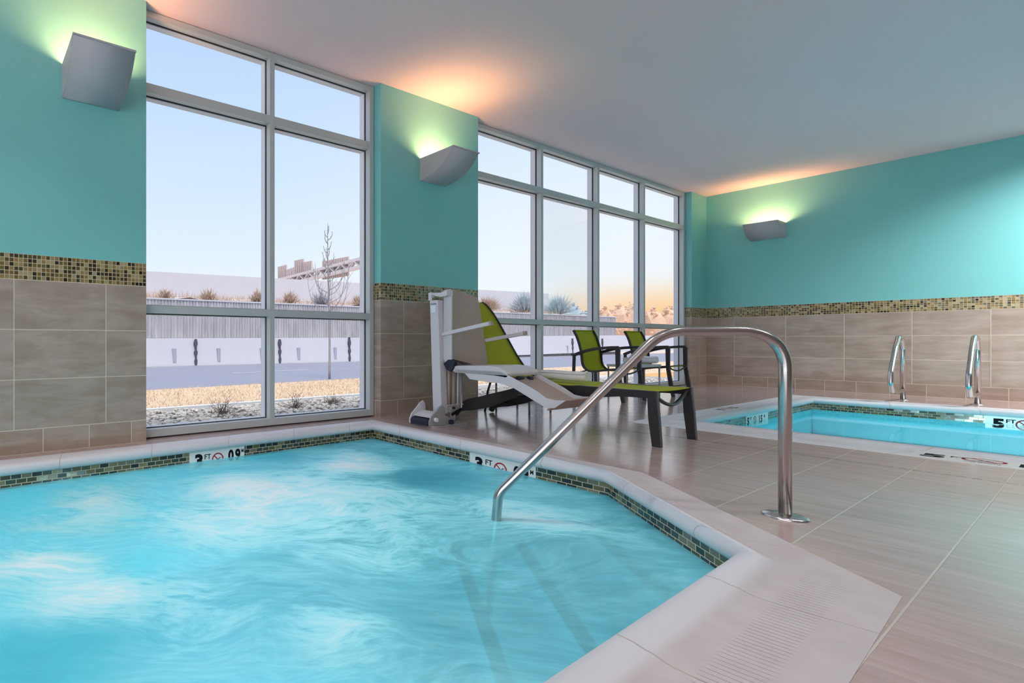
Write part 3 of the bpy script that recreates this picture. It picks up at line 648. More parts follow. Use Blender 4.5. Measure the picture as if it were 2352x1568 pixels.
# left end coping of the pool
marker((6.55, 1.915, .0014), (1, 0, 0), (0, 1, 0), (0, 0, 1), .56, .12,
       [('t', '5', .035, .02, .09, .004, 1.), ('t', 'FT', .10, .06, .035, .001, 1.), ('ring', .25, .06, .042, .008), ('t', '1.5', .335, .02, .09, .004, 1.)],
       'flat white marker tile in the pool coping on the window end', (.160, .318))
marker((6.75, 1.8185, -.175), (1, 0, 0), (0, 0, 1), (0, -1, 0), .62, .120,
       [('t', '5', .03, .03, .10, .005, 1.), ('t', 'FT', .10, .07, .045, .001, 1.), ('ring', .24, .065, .04, .009), ('t', '1.5', .34, .03, .10, .004, .9), ('t', 'M', .50, .07, .045, .001, .8)],
       'shaded depth tile at the waterline on the window end of the pool', (.17, .32))

# ================================================================ FURNITURE
def sheet(mb, pts, x0, x1, sag=0., nx=6, th=.005):
    # cloth along (y,z) pts between x0 and x1
    n = len(pts); v = []
    for s_ in (0, 1):
        for (y, z) in pts:
            for k in range(nx+1):
                q = k/nx; v.append((x0+(x1-x0)*q, y, z-sag*math.sin(PI*q)-th*s_))
    w = nx+1; fs = []
    for i in range(n-1):
        for k in range(nx):
            a = i*w+k; fs.append((a, a+1, a+w+1, a+w)); o_ = n*w; fs.append((o_+a, o_+a+w, o_+a+w+1, o_+a+1))
    o_ = n*w
    for i in range(n-1):
        for k in (0, nx):
            a = i*w+k; fs.append((a, a+w, o_+a+w, o_+a))
    for k in range(nx):
        for i in (0, n-1):
            a = i*w+k; fs.append((a, a+1, o_+a+1, o_+a))
    return mb.add(v, fs, None, 0, True)
# chaise longue
xa, xb = 3.92, 4.47
root = thing('chaise_lounge', (xa, 2.2, 0), 'lime green sling chaise lounge with dark frame beside the pool lift', 'lounge chair')
bk = [(p.y, p.z) for p in spline([(0, 2.50, .362), (0, 2.60, .385), (0, 2.72, .52), (0, 2.875, .785), (0, 2.975, .950), (0, 3.06, 1.050), (0, 3.10, 1.072)], 5)]
sheet(MB(), [(1.485+i*.1, .364-.004*math.sin(i*.5)) for i in range(11)]+[(2.56, .362)], xa+.02, xb-.02, .006).build('seat', 'sling', root)
sheet(MB(), bk, xa+.012, xb-.012, 0.0).build('backrest', 'sling', root)
rl = [(p.y, p.z) for p in spline([(0, 1.475, .338), (0, 1.70, .335), (0, 1.95, .318), (0, 2.20, .315), (0, 2.36, .298), (0, 2.52, .235), (0, 2.70, .165), (0, 2.88, .112), (0, 2.97, .062), (0, 3.0, .012)], 4)]
th = [.050+.045*max(0, 1-abs(p[0]-1.95)/.28)+(.055*min(1, max(0, (p[0]-2.35)/.3)))-(.07*max(0, (p[0]-2.85)/.15)) for p in rl]
for x in (xa-.005, xb-.03): MB().ribbon(rl, (x, x+.035), th).build('side_rail', 'dark', root, .003)
for x in (xa-.008, xb-.022):
    MB().prism([(1.478, .36), (1.530, .36), (1.522, .18), (1.502, 0), (1.452, 0), (1.462, .18)], 'x', x, x+.030).build('leg', 'dark', root, .003)
MB().tube(spline([(xa+.01, 1.50, .345), (xa+.06, 1.50, .318), (xa+.17, 1.495, .272), (xa+.275, 1.49, .258), (xa+.40, 1.495, .285), (xb-.05, 1.50, .335), (xb-.01, 1.50, .350)], 6), .012, 10).build('end_stretcher', 'dark', root)
for z_, y_ in ((.20, 2.62), (.12, 2.84)): MB().tube([(xa, y_, z_), (xb, y_, z_)], .012, 8).build('cross_bar', 'dark', root)
for x in (xa+.004, xb-.02): MB().ribbon(bk, (x, x+.014), .016).build('back_frame', 'dark', root)
MB().tube([(xb-.02, 2.96, .42), (xb-.02, 3.03, .20), (xb-.02, 3.06, 0)], .010, 8).build('rear_leg', 'dark', root)

def towel(name, c, ax, L, r0, label, flat=1., group=None):
    # a sheet rolled into a spiral, ax = direction of the roll
    c = Vector(c); ax = Vector(ax).normalized(); sd = ax.cross(Vector((0, 0, 1))).normalized(); turns = 3.6; n = 110; thk = r0/turns*.86
    pr = []
    for s_ in (1, -1):
        rng = range(n+1) if s_ == 1 else range(n, -1, -1)
        for k in rng:
            a = 2*PI*turns*k/n; r = r0*(.06+.94*k/n)+(0 if s_ == 1 else -min(thk, r0*(.06+.94*k/n)*.8))
            pr.append((r*math.cos(a-1.2), r*math.sin(a-1.2)*flat))
    m_ = len(pr); K = 6; v = []
    for j in range(K+1):
        q = j/K-.5; wob = 1-.06*abs(2*q)**4
        for (x, z) in pr: v.append(c+ax*(L*q)+sd*x*wob+Vector((0, 0, z*wob+.002*math.sin(q*9))))
    fs = [(j*m_+i, j*m_+(i+1) % m_, (j+1)*m_+(i+1) % m_, (j+1)*m_+i) for j in range(K) for i in range(m_)]
    fs += [(j*m_+i, j*m_+i+1, j*m_+m_-2-i, j*m_+m_-1-i) for j in (0, K) for i in range(n)]
    o = MB().add(v, fs, None, 0, True).build(name, 'towel'); return tag(o, label, 'towel', group)
towel('rolled_towel', (4.17, 2.20, .412), (0, 1, 0), .38, .055, 'long rolled white towel lying on the green chaise lounge', .80)

# stacking arm chairs
def armchair(xn, label):
    xf = xn+.54; k = .988
    root = thing('armchair', (xn+.27, 2.95, 0), label, 'chair', 'green sling armchairs by the window')
    arm = spline([(0, 3.245, .515), (0, 3.14, .562), (0, 3.0, .600), (0, 2.85, .617), (0, 2.765, .620)], 5)
    rail = [(p.y, p.z) for p in spline([(0, 3.250, .823), (0, 3.205, .72), (0, 3.165, .56), (0, 3.150, .42), (0, 3.11, .355), (0, 3.03, .335), (0, 2.88, .362), (0, 2.76, .375)], 5)]
    for s_, x in ((0, xn), (1, xf)):
        xi = x if s_ == 0 else x-.036
        MB().ribbon([(p.y, p.z) for p in arm], (xi, xi+.036), .032).build('armrest', 'dark', root, .003)
        MB().prism([(2.750, .612), (2.795, .612), (2.790, .36), (2.762, .14), (2.735, 0), (2.700, 0), (2.722, .16), (2.752, .36)], 'x', xi+.005, xi+.031).build('front_leg', 'dark', root, .003)
        MB().prism([(3.215, .530), (3.245, .530), (3.250, .28), (3.238, 0), (3.210, 0), (3.222, .28)], 'x', xi+.008, xi+.030).build('rear_leg', 'dark', root, .003)
        xr_ = xi+.036 if s_ == 0 else xi-.020
        MB().ribbon(rail, (xr_, xr_+.020), .022).build('sling_rail', 'dark', root)
        MB().tube([(xi+.02, 3.235, .30), (xr_+.01, 3.10, .345)], .008, 6).build('brace', 'dark', root)
    sl = [(y+.004, z+.002) for y, z in rail]
    sheet(MB(), sl, xn+.050, xf-.050, .004).build('sling', 'sling', root)
    MB().tube([(xn+.04, 3.247, .822), (xf-.04, 3.247, .822)], .007, 8).build('top_rail', 'sling', root)
    MB().tube(spline([(xn+.02, 2.765, .375), (xn+.10, 2.765, .340), (xn+.27, 2.765, .315), (xf-.10, 2.765, .340), (xf-.02, 2.765, .375)], 6), .010, 8).build('front_stretcher', 'dark', root)
    return root
armchair(6.385, 'lime green sling armchair with dark frame, nearer of the two to the camera')
armchair(7.640, 'lime green sling armchair with dark frame, farther one near the wall corner')

def side_table(x0, x1, y0, y1, h_, label):
    root = thing('side_table', ((x0+x1)/2, (y0+y1)/2, 0), label, 'table')
    MB().box(x0, y0, h_-.030, x1, y1, h_).build('table_top', 'table_top', root, .004)
    for x in (x0+.015, x1-.015):
        for y in (y0+.015, y1-.015): MB().tube([(x, y, 0), (x, y, h_-.03)], .009, 10).build('leg', 'tube_grey', root)
    return root
side_table(6.99, 7.50, 2.78, 3.15, .405, 'small pale square side table with thin legs between the two armchairs')
side_table(4.575, 4.955, 2.69, 3.05, .335, 'low side table with thin grey legs behind the chaise lounge')
towel('rolled_towel', (7.17, 2.95, .452), (1, 0, 0), .30, .052, 'rolled white towel at the near end of the small table', .85, 'towels on the small table')
towel('rolled_towel', (7.42, 2.88, .456), (0, 1, 0), .17, .058, 'rolled white towel at the corner end of the small table', .85, 'towels on the small table')

# ---------------------------------------------------------------- pool lift
root = thing('pool_lift', (3.45, 2.77, 0), 'grey and beige seated pool lift standing on the deck by the spa corner', 'pool lift')
def rrect(x0, y0, x1, y1, r, n=4):
    o_ = []
    for cx_, cy_, a0 in ((x1-r, y1-r, 0), (x0+r, y1-r, 90), (x0+r, y0+r, 180), (x1-r, y0+r, 270)):
        for k in range(n+1): a = math.radians(a0+90*k/n); o_.append((cx_+r*math.cos(a), cy_+r*math.sin(a)))
    return o_
MB().prism(rrect(3.23, 2.655, 3.66, 2.90, .06), 'z', 0, .012).build('base_plate', 'lift_grey', root, .002)
ck = [(3.215, .012), (3.212, .045), (3.235, .085), (3.285, .120), (3.335, .160), (3.37, .175), (3.395, .150), (3.40, .085), (3.46, .060), (3.47, .012)]
MB().prism(ck, 'y', 2.690, 2.702).build('cheek_plate', 'lift_grey', root, .002)
MB().prism([(x-.015, z*1.1) for x, z in ck], 'y', 2.872, 2.884).build('cheek_plate', 'lift_white', root, .002)
MB().prism([(3.20, .012), (3.20, .050), (3.215, .066), (3.26, .070), (3.27, .012)], 'y', 2.702, 2.872).build('foot_block', 'navy', root, .004)
MB().prism([(3.235, .075), (3.285, .100), (3.345, .115), (3.37, .09), (3.26, .07)], 'y', 2.702, 2.872).build('cover', 'lift_white', root, .003)
MB().tube([(3.275, 2.690, .060), (3.275, 2.668, .060)], .017, 16).build('knob', 'towel', root)
MB().box(3.44, 2.665, .012, 3.475, 2.70, .045).build('bolt_block', 'navy', root, .003)
# mast, leaning a touch
mb = MB(); 
xs0, xs1 = (3.395, 3.475), (3.372, 3.445)
mb.add([(xs0[0], 2.722, .09), (xs0[1], 2.722, .09), (xs0[1], 2.808, .09), (xs0[0], 2.808, .09), (xs1[0], 2.742, 1.028), (xs1[1], 2.742, 1.028), (xs1[1], 2.822, 1.028), (xs1[0], 2.822, 1.028)],
       [(3, 2, 1, 0), (4, 5, 6, 7), (0, 1, 5, 4), (1, 2, 6, 5), (2, 3, 7, 6), (3, 0, 4, 7)]); ms = mb.build('mast', 'lift_white', root, .006)
MB().box(3.3685, 2.757, .925, 3.3755, 2.808, .985).build('label_sticker', 'sticker', ms)
MB().box(3.3675, 2.757, .993, 3.3750, 2.808, 1.002).build('printed_strip', 'sticker_ink', ms)
# head bracket reaching to the back shell
mb = MB(); mb.box(3.372, 2.80, 1.028, 3.380, 2.835, 1.095); mb.prism([(2.835, 1.075), (2.835, 1.095), (2.72, 1.085), (2.66, 1.108), (2.66, 1.06), (2.72, 1.05)], 'x', 3.38, 3.455); mb.build('head_bracket', 'lift_white', root, .003)
MB().tube([(3.366, 2.79, 1.06), (3.40, 2.79, 1.06)], .012, 12).build('bracket_bolt', 'lift_grey', root)
# back shell: tapered panel with folded facets and a pale side flange
mb = MB()
F = [(3.450, .475), (3.450, 1.085), (3.475, 1.112), (3.53, 1.112), (3.61, 1.100), (3.72, 1.078), (3.77, 1.060), (3.800, 1.010), (3.905, .475)]
def yb(x): return 2.672+.012*(x-3.45)/.16 if x < 3.61 else 2.684-.035*(x-3.61)/.33
v = [(x, yb(x), z) for x, z in F]+[(x, yb(x)+.055, z) for x, z in F]; n_ = len(F)
crease_t = len(v); v += [(3.61, yb(3.61), .475), (3.61, yb(3.61)+.055, .475)]
fs = [(0, 1, 2, 3, 4, crease_t), (crease_t, 4, 5, 6, 7, 8), (n_, crease_t+1, n_+4, n_+3, n_+2, n_+1), (crease_t+1, n_+8, n_+7, n_+6, n_+5, n_+4)]
fs += [(i, i+1, i+1+n_, i+n_) for i in range(n_-1)]+[(0, crease_t, crease_t+1, n_), (crease_t, 8, 8+n_, crease_t+1)]
bs = mb.add(v, fs).build('back_shell', 'lift_beige', root, .004)
MB().prism([(2.662, .50), (2.660, 1.09), (2.672, 1.116), (2.70, 1.110), (2.735, 1.085), (2.735, .80), (2.748, .70), (2.742, .56), (2.700, .47), (2.675, .475)], 'x', 3.436, 3.452).build('side_flange', 'lift_white', bs, .003)
MB().prism([(2.660, .50), (2.665, 1.02), (2.70, 1.03), (2.715, .85), (2.715, .48)], 'x', 3.452, 3.458).build('flange_lining', 'lift_grey', bs)
# arms
def arm(x, y0, z0, y1, z1):
    o = MB().beam((x, y0, z0), (x, y1, z1), .030, .030).build('armrest', 'lift_white', root, .004)
    d = Vector((0, y1-y0, z1-z0)).normalized(); e0 = Vector((x, y1, z1))
    MB().beam(e0-d*.002, e0+d*.018, .032, .034).build('end_cap', 'lift_beige', o, .003)
arm(3.43, 2.80, .735, 2.318, .822); arm(3.892, 2.735, .684, 2.335, .752)
# seat
mb = MB(); st = [(2.690, .448), (2.690, .478), (2.62, .492), (2.45, .498), (2.36, .503), (2.28, .498), (2.215, .472), (2.195, .452), (2.20, .430), (2.26, .436), (2.62, .438)]
se = mb.prism(st, 'x', 3.452, 3.860).build('seat', 'lift_white', root, .005)
MB().prism([(2.64, .436), (2.30, .434), (2.20, .424), (2.19, .436), (2.25, .462), (2.62, .462)], 'x', 3.445, 3.454).build('seat_rail', 'lift_grey', se)
# leg side panels
sp = [(2.545, .436), (2.245, .440), (2.190, .440), (2.10, .400), (1.985, .345), (1.915, .300), (1.855, .292), (1.790, .298), (1.862, .238), (1.915, .233), (1.985, .268), (2.14, .348), (2.235, .375), (2.33, .378), (2.50, .392)]
MB().prism(sp, 'x', 3.445, 3.457).build('leg_side_panel', 'lift_white', root, .002)
MB().prism([(y+.03, z) for y, z in sp[2:11]]+[(2.24, .40)], 'x', 3.850, 3.862).build('leg_side_panel', 'lift_white', root, .002)
# calf board and foot plate
MB().beam((3.655, 2.235, .415), (3.655, 1.935, .262), .40, .010, (0, .45, .9)).build('calf_board', 'lift_beige', root, .002)
MB().beam((3.655, 1.915, .218), (3.655, 1.830, .292), .405, .010, (0, .6, .6)).build('foot_plate', 'lift_beige', root, .003)
MB().tube([(3.53, 2.17, .418), (3.60, 2.17, .418)], .014, 10).build('hinge_knob', 'navy', root)
MB().tube([(3.72, 2.20, .405), (3.76, 2.20, .405)], .018, 10).build('hinge_knob', 'navy', root)
# carriage tubes, cable and bracket under the seat
for x, y, r, z0, z1, mm in ((3.495, 2.735, .013, .165, .47, 'lift_beige'), (3.555, 2.735, .014, .13, .46, 'lift_beige'), (3.585, 2.715, .008, .15, .46, 'lift_white'), (3.625, 2.72, .012, .10, .44, 'lift_grey'), (3.60, 2.76, .010, .012, .15, 'lift_white'), (3.565, 2.76, .010, .012, .15, 'lift_white')):
    MB().tube([(x, y, z0), (x, y-.005, z1)], r, 12).build('carriage_tube', mm, root)
MB().tube(spline([(3.625, 2.72, .46), (3.63, 2.71, .20), (3.615, 2.71, .12), (3.56, 2.72, .10)], 6), .006, 8).build('cable', 'lift_white', root)
MB().box(3.465, 2.715, .155, 3.66, 2.75, .163).build('cross_plate', 'lift_white', root)
MB().box(3.475, 2.70, .10, 3.60, 2.755, .152).build('motor_bracket', 'lift_grey', root, .004)
MB().beam((3.48, 2.69, .085), (3.60, 2.69, .125), .008, .022).build('latch_bar', 'ink', root)
MB().box(3.50, 2.698, .128, 3.535, 2.703, .148).build('latch_bar', 'navy', root)
# folded safety belt
mb = MB(); mb.prism([(2.700, .455), (2.735, .505), (2.690, .540), (2.655, .540), (2.625, .525), (2.645, .468), (2.665, .440)], 'x', 3.430, 3.470); mb.build('safety_belt', 'navy', root, .006)
MB().add([(3.452, 2.66, .545), (3.60, 2.655, .515), (3.68, 2.65, .498), (3.60, 2.60, .500), (3.47, 2.58, .500)], [(0, 1, 2, 3, 4)]).build('belt_strap', 'navy', root)

# ================================================================ OUTSIDE
GZ = -.10
mb = MB()
def gstrip(pts, mat, name, label, kind='structure', cat='ground', z=GZ):
    m_ = MB().add([(*p, z) for p in pts], [tuple(range(len(pts)))]); o = m_.build(name, mat); return tag(o, label, cat, kind=kind)
def yk(x): return 5.45+.018*(x-1.8)       # edging strip
def yr(x): return 7.70+.055*(x-2.5) if x < 12 else 8.22+.03*(x-12)
gstrip([(-6, YA+T), (14, YA+T), (14, yk(14)), (-6, yk(-6))], 'gravel_bed', 'gravel_bed', 'earth under the pale gravel', z=GZ-.03)
gstrip([(-20, yk(-20)), (60, yk(60)), (60, 10.2), (12, yr(12)), (-20, yr(-20))], 'lawn', 'lawn', 'strip of straw coloured dormant lawn')
gstrip([(-20, yr(-20)), (12, yr(12)), (60, 10.2), (60, 15.0), (-20, 15.0)], 'road', 'road', 'grey lilac asphalt road', z=GZ-.004)
gstrip([(-40, 15), (400, 15), (400, 300), (-40, 300)], 'bank', 'hillside', 'dry ground far behind the road', z=GZ-.05)
gstrip([(60, 4), (400, 4), (400, 15.2), (60, 15.2)], 'lawn', 'far_verge', 'dry ground far to the right', z=GZ-.02)
gstrip([(5.75, 10.72), (8.3, 11.02), (8.3, 11.09), (5.75, 10.79)], 'lane', 'lane_line', 'white dashed line painted on the road', 'structure', 'line', GZ+.002)
gstrip([(-20, 14.55), (50, 14.55), (50, 14.63), (-20, 14.63)], 'lane', 'lane_line', 'white line along the foot of the barrier', 'structure', 'line', GZ+.002)
MB().box(-20, yk(1)-.02, GZ-.1, 14, yk(1)+.05, GZ+.02)
mb = MB().prism([(-6, yk(-6)-.03), (14, yk(14)-.03), (14, yk(14)+.05), (-6, yk(-6)+.05)], 'z', GZ-.1, GZ+.015)
tag(mb.build('concrete_edging', 'kerb'), 'pale concrete edging between gravel and dry lawn', 'kerb', kind='structure')
# gravel as uncountable stones
rg = random.Random(3); ico = bmesh.new(); bmesh.ops.create_icosphere(ico, subdivisions=1, radius=1)
IV = [v.co.copy() for v in ico.verts]; IF = [[v.index for v in f.verts] for f in ico.faces]; ico.free()
mb = MB()
for k in range(3600):
    x = rg.uniform(1.0, 6.4) if k < 2900 else rg.uniform(6.4, 13); y = rg.uniform(YA+T+.05, yk(x)-.06); s_ = rg.uniform(.014, .034)
    a = rg.uniform(0, 6.3); sx, sy, sz = rg.uniform(.8, 1.5), rg.uniform(.7, 1.1), rg.uniform(.45, .8); ca, sa = math.cos(a), math.sin(a)
    mb.add([(x+(v.x*sx*ca-v.y*sy*sa)*s_, y+(v.x*sx*sa+v.y*sy*ca)*s_, GZ-.022+s_*.4+v.z*sz*s_+rg.uniform(-.003, .003)) for v in IV], IF)
tag(mb.build('gravel', 'stone', recalc=False), 'pale river gravel just outside the windows', 'gravel', kind='stuff')
mb = MB()
for k in range(9000):
    x = rg.uniform(1.2, 10) if k < 7500 else rg.uniform(10, 20); y = rg.uniform(yk(x)+.06, yr(x)-.03); h_ = rg.uniform(.015, .05); a = rg.uniform(0, 6.3); dx, dy = .006*math.cos(a), .006*math.sin(a); lx, ly = rg.uniform(-.03, .03), rg.uniform(-.03, .03)
    mb.add([(x-dx, y-dy, GZ), (x+dx, y+dy, GZ), (x+lx, y+ly, GZ+h_)], [(0, 1, 2)])
tag(mb.build('dry_grass', 'blade', recalc=False), 'straw coloured grass blades on the lawn strip', 'grass', kind='stuff')
# road barrier
root = thing('road_barrier', (10, 14.9, GZ), 'long pale concrete barrier along the far side of the road', 'barrier')
mb = MB(); X = [-12, 4.9, 14, 27, 34, 50]; ZT = [.74, .785, .845, .985, 1.06, 1.10]; ZB = [-.14, -.1, -.1, .03, .08, .09]
for i in range(5):
    a = [(14.80, ZB[i]), (14.87, ZT[i]), (15.08, ZT[i]), (15.08, ZB[i])]; b_ = [(14.80, ZB[i+1]), (14.87, ZT[i+1]), (15.08, ZT[i+1]), (15.08, ZB[i+1])]
    v = [(X[i], *q) for q in a]+[(X[i+1], *q) for q in b_]; mb.add(v, [(0, 4, 5, 1), (1, 5, 6, 2), (2, 6, 7, 3), (3, 2, 1, 0), (4, 5, 6, 7)])
mb.build('wall_body', 'barrier', root)
for x in (6.552, 9.842, 13.113, 16.4, 19.7, 23.0, 29.2, 32.4):
    z1 = .80+.012*(x-6) if x < 14 else .86+.013*(x-14); mb = MB(); prof = [(.03, -.10), (.05, -.07), (.075, -.02), (.08, .05), (.04, .12), (.03, .20), (.08, .27), (.09, .34), (.035, .40), (.03, .50), (.085, .57), (.09, .64), (.05, .73), (.03, .76), (.025, .85)]
    pr = [(x-w*.7, z+.0) for w, z in prof if z < z1]+[(x+w*.6, z+.01) for w, z in reversed(prof) if z < z1]
    mb.prism(pr, 'y', 14.775, 14.80+.065); mb.build('joint_stain', 'rust', root)
for x in (5.795, 7.378, 9.071, 10.666, 12.391, 14.1, 28.69, 30.6):
    mb = MB().prism([(x-.035, .02), (x+.075, .02), (x+.075, .46), (x-.055, .46)], 'y', 14.795, 14.80+.045)
    mb.build('drain_slot', 'slot', root)
# ribbed retaining wall
def wallrun(name, Y, x0, x1, z00, z01, zb, mat, ribs, cap, label):
    root = thing(name, ((x0+x1)/2, Y, 0), label, 'retaining wall'); mb = MB(); u = 0; x = x0
    def zt(x): return z00+(z01-z00)*(x-x0)/(x1-x0)
    if ribs:
        while x < x1:
            w = ribs
            for a, b_, yo in ((x, x+w*.55, 0), (x+w*.55, x+w, .018)):
                mb.quad((a, Y+yo, zb), (b_, Y+yo, zb), (b_, Y+yo, zt(b_)-cap), (a, Y+yo, zt(a)-cap), [(a, zb), (b_, zb), (b_, 2), (a, 2)])
            for a, y0_, y1_ in ((x+w*.55, 0, .018), (x+w, .018, 0)):
                mb.quad((a, Y+y0_, zb), (a, Y+y1_, zb), (a, Y+y1_, zt(a)-cap), (a, Y+y0_, zt(a)-cap), [(a, zb), (a, zb), (a, 2), (a, 2)])
            x += w
    else: mb.quad((x0, Y, zb), (x1, Y, zb), (x1, Y, zt(x1)), (x0, Y, zt(x0)), [(x0, zb), (x1, zb), (x1, 3), (x0, 3)])
    mb.quad((x1, Y, zb), (x1, Y+.4, zb), (x1, Y+.4, zt(x1)), (x1, Y, zt(x1)), [(0, 0)]*4)
    mb.quad((x0, Y, zt(x0)), (x1, Y, zt(x1)), (x1, Y+.4, zt(x1)), (x0, Y+.4, zt(x0)), [(0, 0)]*4)
    mb.build('wall_body', mat, root)
    if cap: MB().add([(x0, Y-.02, zt(x0)-cap), (x1, Y-.02, zt(x1)-cap), (x1, Y-.02, zt(x1)), (x0, Y-.02, zt(x0)), (x0, Y+.4, zt(x0)), (x1, Y+.4, zt(x1))], [(0, 1, 2, 3), (3, 2, 5, 4)]).build('coping_cap', 'smooth', root)
wallrun('retaining_wall', 15.10, -12, 34.6, 2.02, 2.20, -.1, 'ribbed', .11, .05, 'vertically ribbed concrete retaining wall behind the road barrier')
wallrun('retaining_wall', 19.0, -12, 34.5, 3.20, 3.94, 1.8, 'smooth', 0, 0, 'smooth pale upper retaining wall above the dry bank')
mb = MB(); NX, NY = 80, 8
def bankz(x, y): return 1.99+.18*(x+12)/46.6+(y-15.2)*.10+.06*math.sin(x*1.7+y)+.04*math.sin(x*4.1)
v = [(-12+46.6*i/NX, 15.5+3.45*j/NY, bankz(-12+46.6*i/NX, 15.5+3.45*j/NY)) for j in range(NY+1) for i in range(NX+1)]
mb.add(v, [(j*(NX+1)+i, j*(NX+1)+i+1, (j+1)*(NX+1)+i+1, (j+1)*(NX+1)+i) for j in range(NY) for i in range(NX)], None, 0, True)
tag(mb.build('planted_bank', 'bank'), 'sloping bank of dry soil between the two retaining walls', 'bank', kind='structure')
mb = MB()
for k in range(3500):
    x = rg.uniform(3, 30); y = 15.55+3.0*rg.random()**1.5; z = bankz(x, y); h_ = rg.uniform(.08, .30); lx, ly = rg.uniform(-.15, .15), rg.uniform(-.1, .1); a = .012
    mb.add([(x-a, y, z), (x+a, y, z), (x+lx, y+ly, z+h_)], [(0, 1, 2)])
tag(mb.build('bank_grass', 'brush_tan', recalc=False), 'wispy dry grass along the top of the ribbed wall', 'grass', kind='stuff')
def brush(x, y, r, h_, mat, seed, label):
    q = random.Random(seed); z = bankz(x, y); mb = MB()
    for k in range(160 if r < 1 else 700):
        a = q.uniform(0, 6.3); e = q.uniform(.1, 1.4); L = r*q.uniform(.6, 1.1); d = Vector((math.cos(a)*math.cos(e), math.sin(a)*math.cos(e), math.sin(e)*h_/r)); p0 = Vector((x+q.uniform(-.08, .08), y+q.uniform(-.08, .08), z)); sd = Vector((-math.sin(a), math.cos(a), 0))*.012
        p1 = p0+d*L*.6; p2 = p0+d*L+Vector((q.uniform(-.1, .1), q.uniform(-.1, .1), q.uniform(-.02, .1)))
        mb.add([p0-sd, p0+sd, p1+sd, p1-sd], [(0, 1, 2, 3)]); mb.add([p1-sd, p1+sd, p2], [(0, 1, 2)])
        p3 = p1+Vector((q.uniform(-.18, .18), q.uniform(-.1, .1), q.uniform(0, .2))); mb.add([p1-sd, p1+sd, p3], [(0, 1, 2)])
    tag(mb.build('dry_bush', mat, recalc=False), label, 'bush', 'dry bushes on the bank')
for i, (px_x, rr, hh, mm) in enumerate(((7.1, .55, .50, 'brush_tan'), (9.1, .5, .45, 'brush_tan'), (10.6, .55, .5, 'brush_tan'), (12.1, .75, .70, 'brush_grey'), (14.1, .55, .5, 'brush_tan'), (5.5, .4, .35, 'brush_tan'), (17.5, .8, .6, 'brush_grey'), (21.5, 1.5, 1.0, 'brush_blue'), (24.5, 1.3, .8, 'brush_tan'), (28.0, 1.6, 1.3, 'brush_blue'), (31.5, 1.6, 1.3, 'brush_blue'))):
    brush(px_x+.35, 15.75 if px_x < 20 else 17.0, rr, hh, mm, i+20, ['rust tan dry bush on the bank, left of the window upright', 'small tan bush on the bank behind the window upright', 'russet bush on the bank right of the window upright', 'wide grey leafless bush on the bank behind the bare tree', 'tan bush on the bank at the right edge of the first window', 'low tan bush on the bank at the left edge of the first window', 'grey bush on the bank hidden behind the pier', 'large blue grey bush in the first bay of the long window', 'tan bush behind the green chaise back', 'large blue grey bush toward the end of the bank', 'last blue grey bush at the very end of the bank'][i])
# bare street tree
def bare_tree(base, Ht, seed, label):
    q = random.Random(seed); root = thing('bare_tree', base, label, 'tree'); b0 = Vector(base)
    tr_ = [b0+Vector((.015*math.sin(z*1.8)-.012*z, 0, z)) for z in [Ht*k/16 for k in range(17)]]
    MB().tube(tr_, [.024*(1-k/17.5)+.003 for k in range(17)], 8).build('trunk', 'bark', root)
    mb = MB()
    for k in range(30):
        lo_ = k < 12; t_ = .40+.20*k/12 if lo_ else .60+.37*(k-12)/18; p0 = tr_[int(t_*16)].lerp(tr_[min(16, int(t_*16)+1)], t_*16-int(t_*16)); a = k*2.4+q.uniform(-.4, .4); L = (1.15-.6*(t_-.4)/.2)*q.uniform(.8, 1.1) if lo_ else (.42*(1-t_)+.12)*q.uniform(.8, 1.2)
        d = Vector((math.cos(a), math.sin(a), 0)); P_ = [p0, p0+d*L*.28+Vector((0, 0, L*.16)), p0+d*L*.45+Vector((0, 0, L*.48)), p0+d*L*.50+Vector((0, 0, L*.95))]
        C_ = spline(P_, 4); mb.tube(C_, [.009*(1-i/(len(C_)))+.0025 for i in range(len(C_))], 5)
        for j in (4, 6, 8, 10):
            if j < len(C_):
                pj = C_[j]; aa = q.uniform(0, 6.3); l2 = L*.32; mb.tube([pj, pj+Vector((math.cos(aa)*l2*.5, math.sin(aa)*l2*.5, l2*.7))], [.004, .0018], 4)
    mb.build('branches', 'bark', root)
bare_tree((6.66, 8.14, GZ), 3.28, 5, 'slender leafless young tree standing on the lawn by the road')
MB()
def twig_shrub(x, y, h_, seed, label):
    q = random.Random(seed); mb = MB()
    for k in range(22):
        a = q.uniform(0, 6.3); e = q.uniform(.5, 1.45); L = h_*q.uniform(.4, 1.05); d = Vector((math.cos(a)*math.cos(e), math.sin(a)*math.cos(e), math.sin(e))); p0 = Vector((x+q.uniform(-.05, .05), y+q.uniform(-.05, .05), GZ))
        p1 = p0+d*L*.6; p2 = p0+d*L+Vector((q.uniform(-.04, .04), q.uniform(-.04, .04), 0)); mb.tube([p0, p1, p2], [.0028, .002, .001], 4)
        p3 = p1+Vector((q.uniform(-.08, .08), q.uniform(-.06, .06), q.uniform(.0, .06))); mb.tube([p1, p3], [.0018, .001], 4)
    for k in range(26):
        a = q.uniform(0, 6.3); L = q.uniform(.04, .16); p0 = Vector((x+q.uniform(-.1, .1), y+q.uniform(-.1, .1), GZ)); mb.tube([p0, p0+Vector((math.cos(a)*L, math.sin(a)*L, q.uniform(.02, .08)))], [.003, .0015], 4)
    tag(mb.build('twiggy_shrub', 'twig'), label, 'shrub', 'bare shrubs in the gravel')
twig_shrub(2.43, 4.79, .26, 3, 'small leafless shrub in the gravel under the left bay of the first window')
twig_shrub(3.40, 4.80, .24, 8, 'small leafless shrub in the gravel under the right bay of the first window')
twig_shrub(4.10, 4.95, .12, 9, 'tiny dark weed in the gravel beside the right hand shrub')

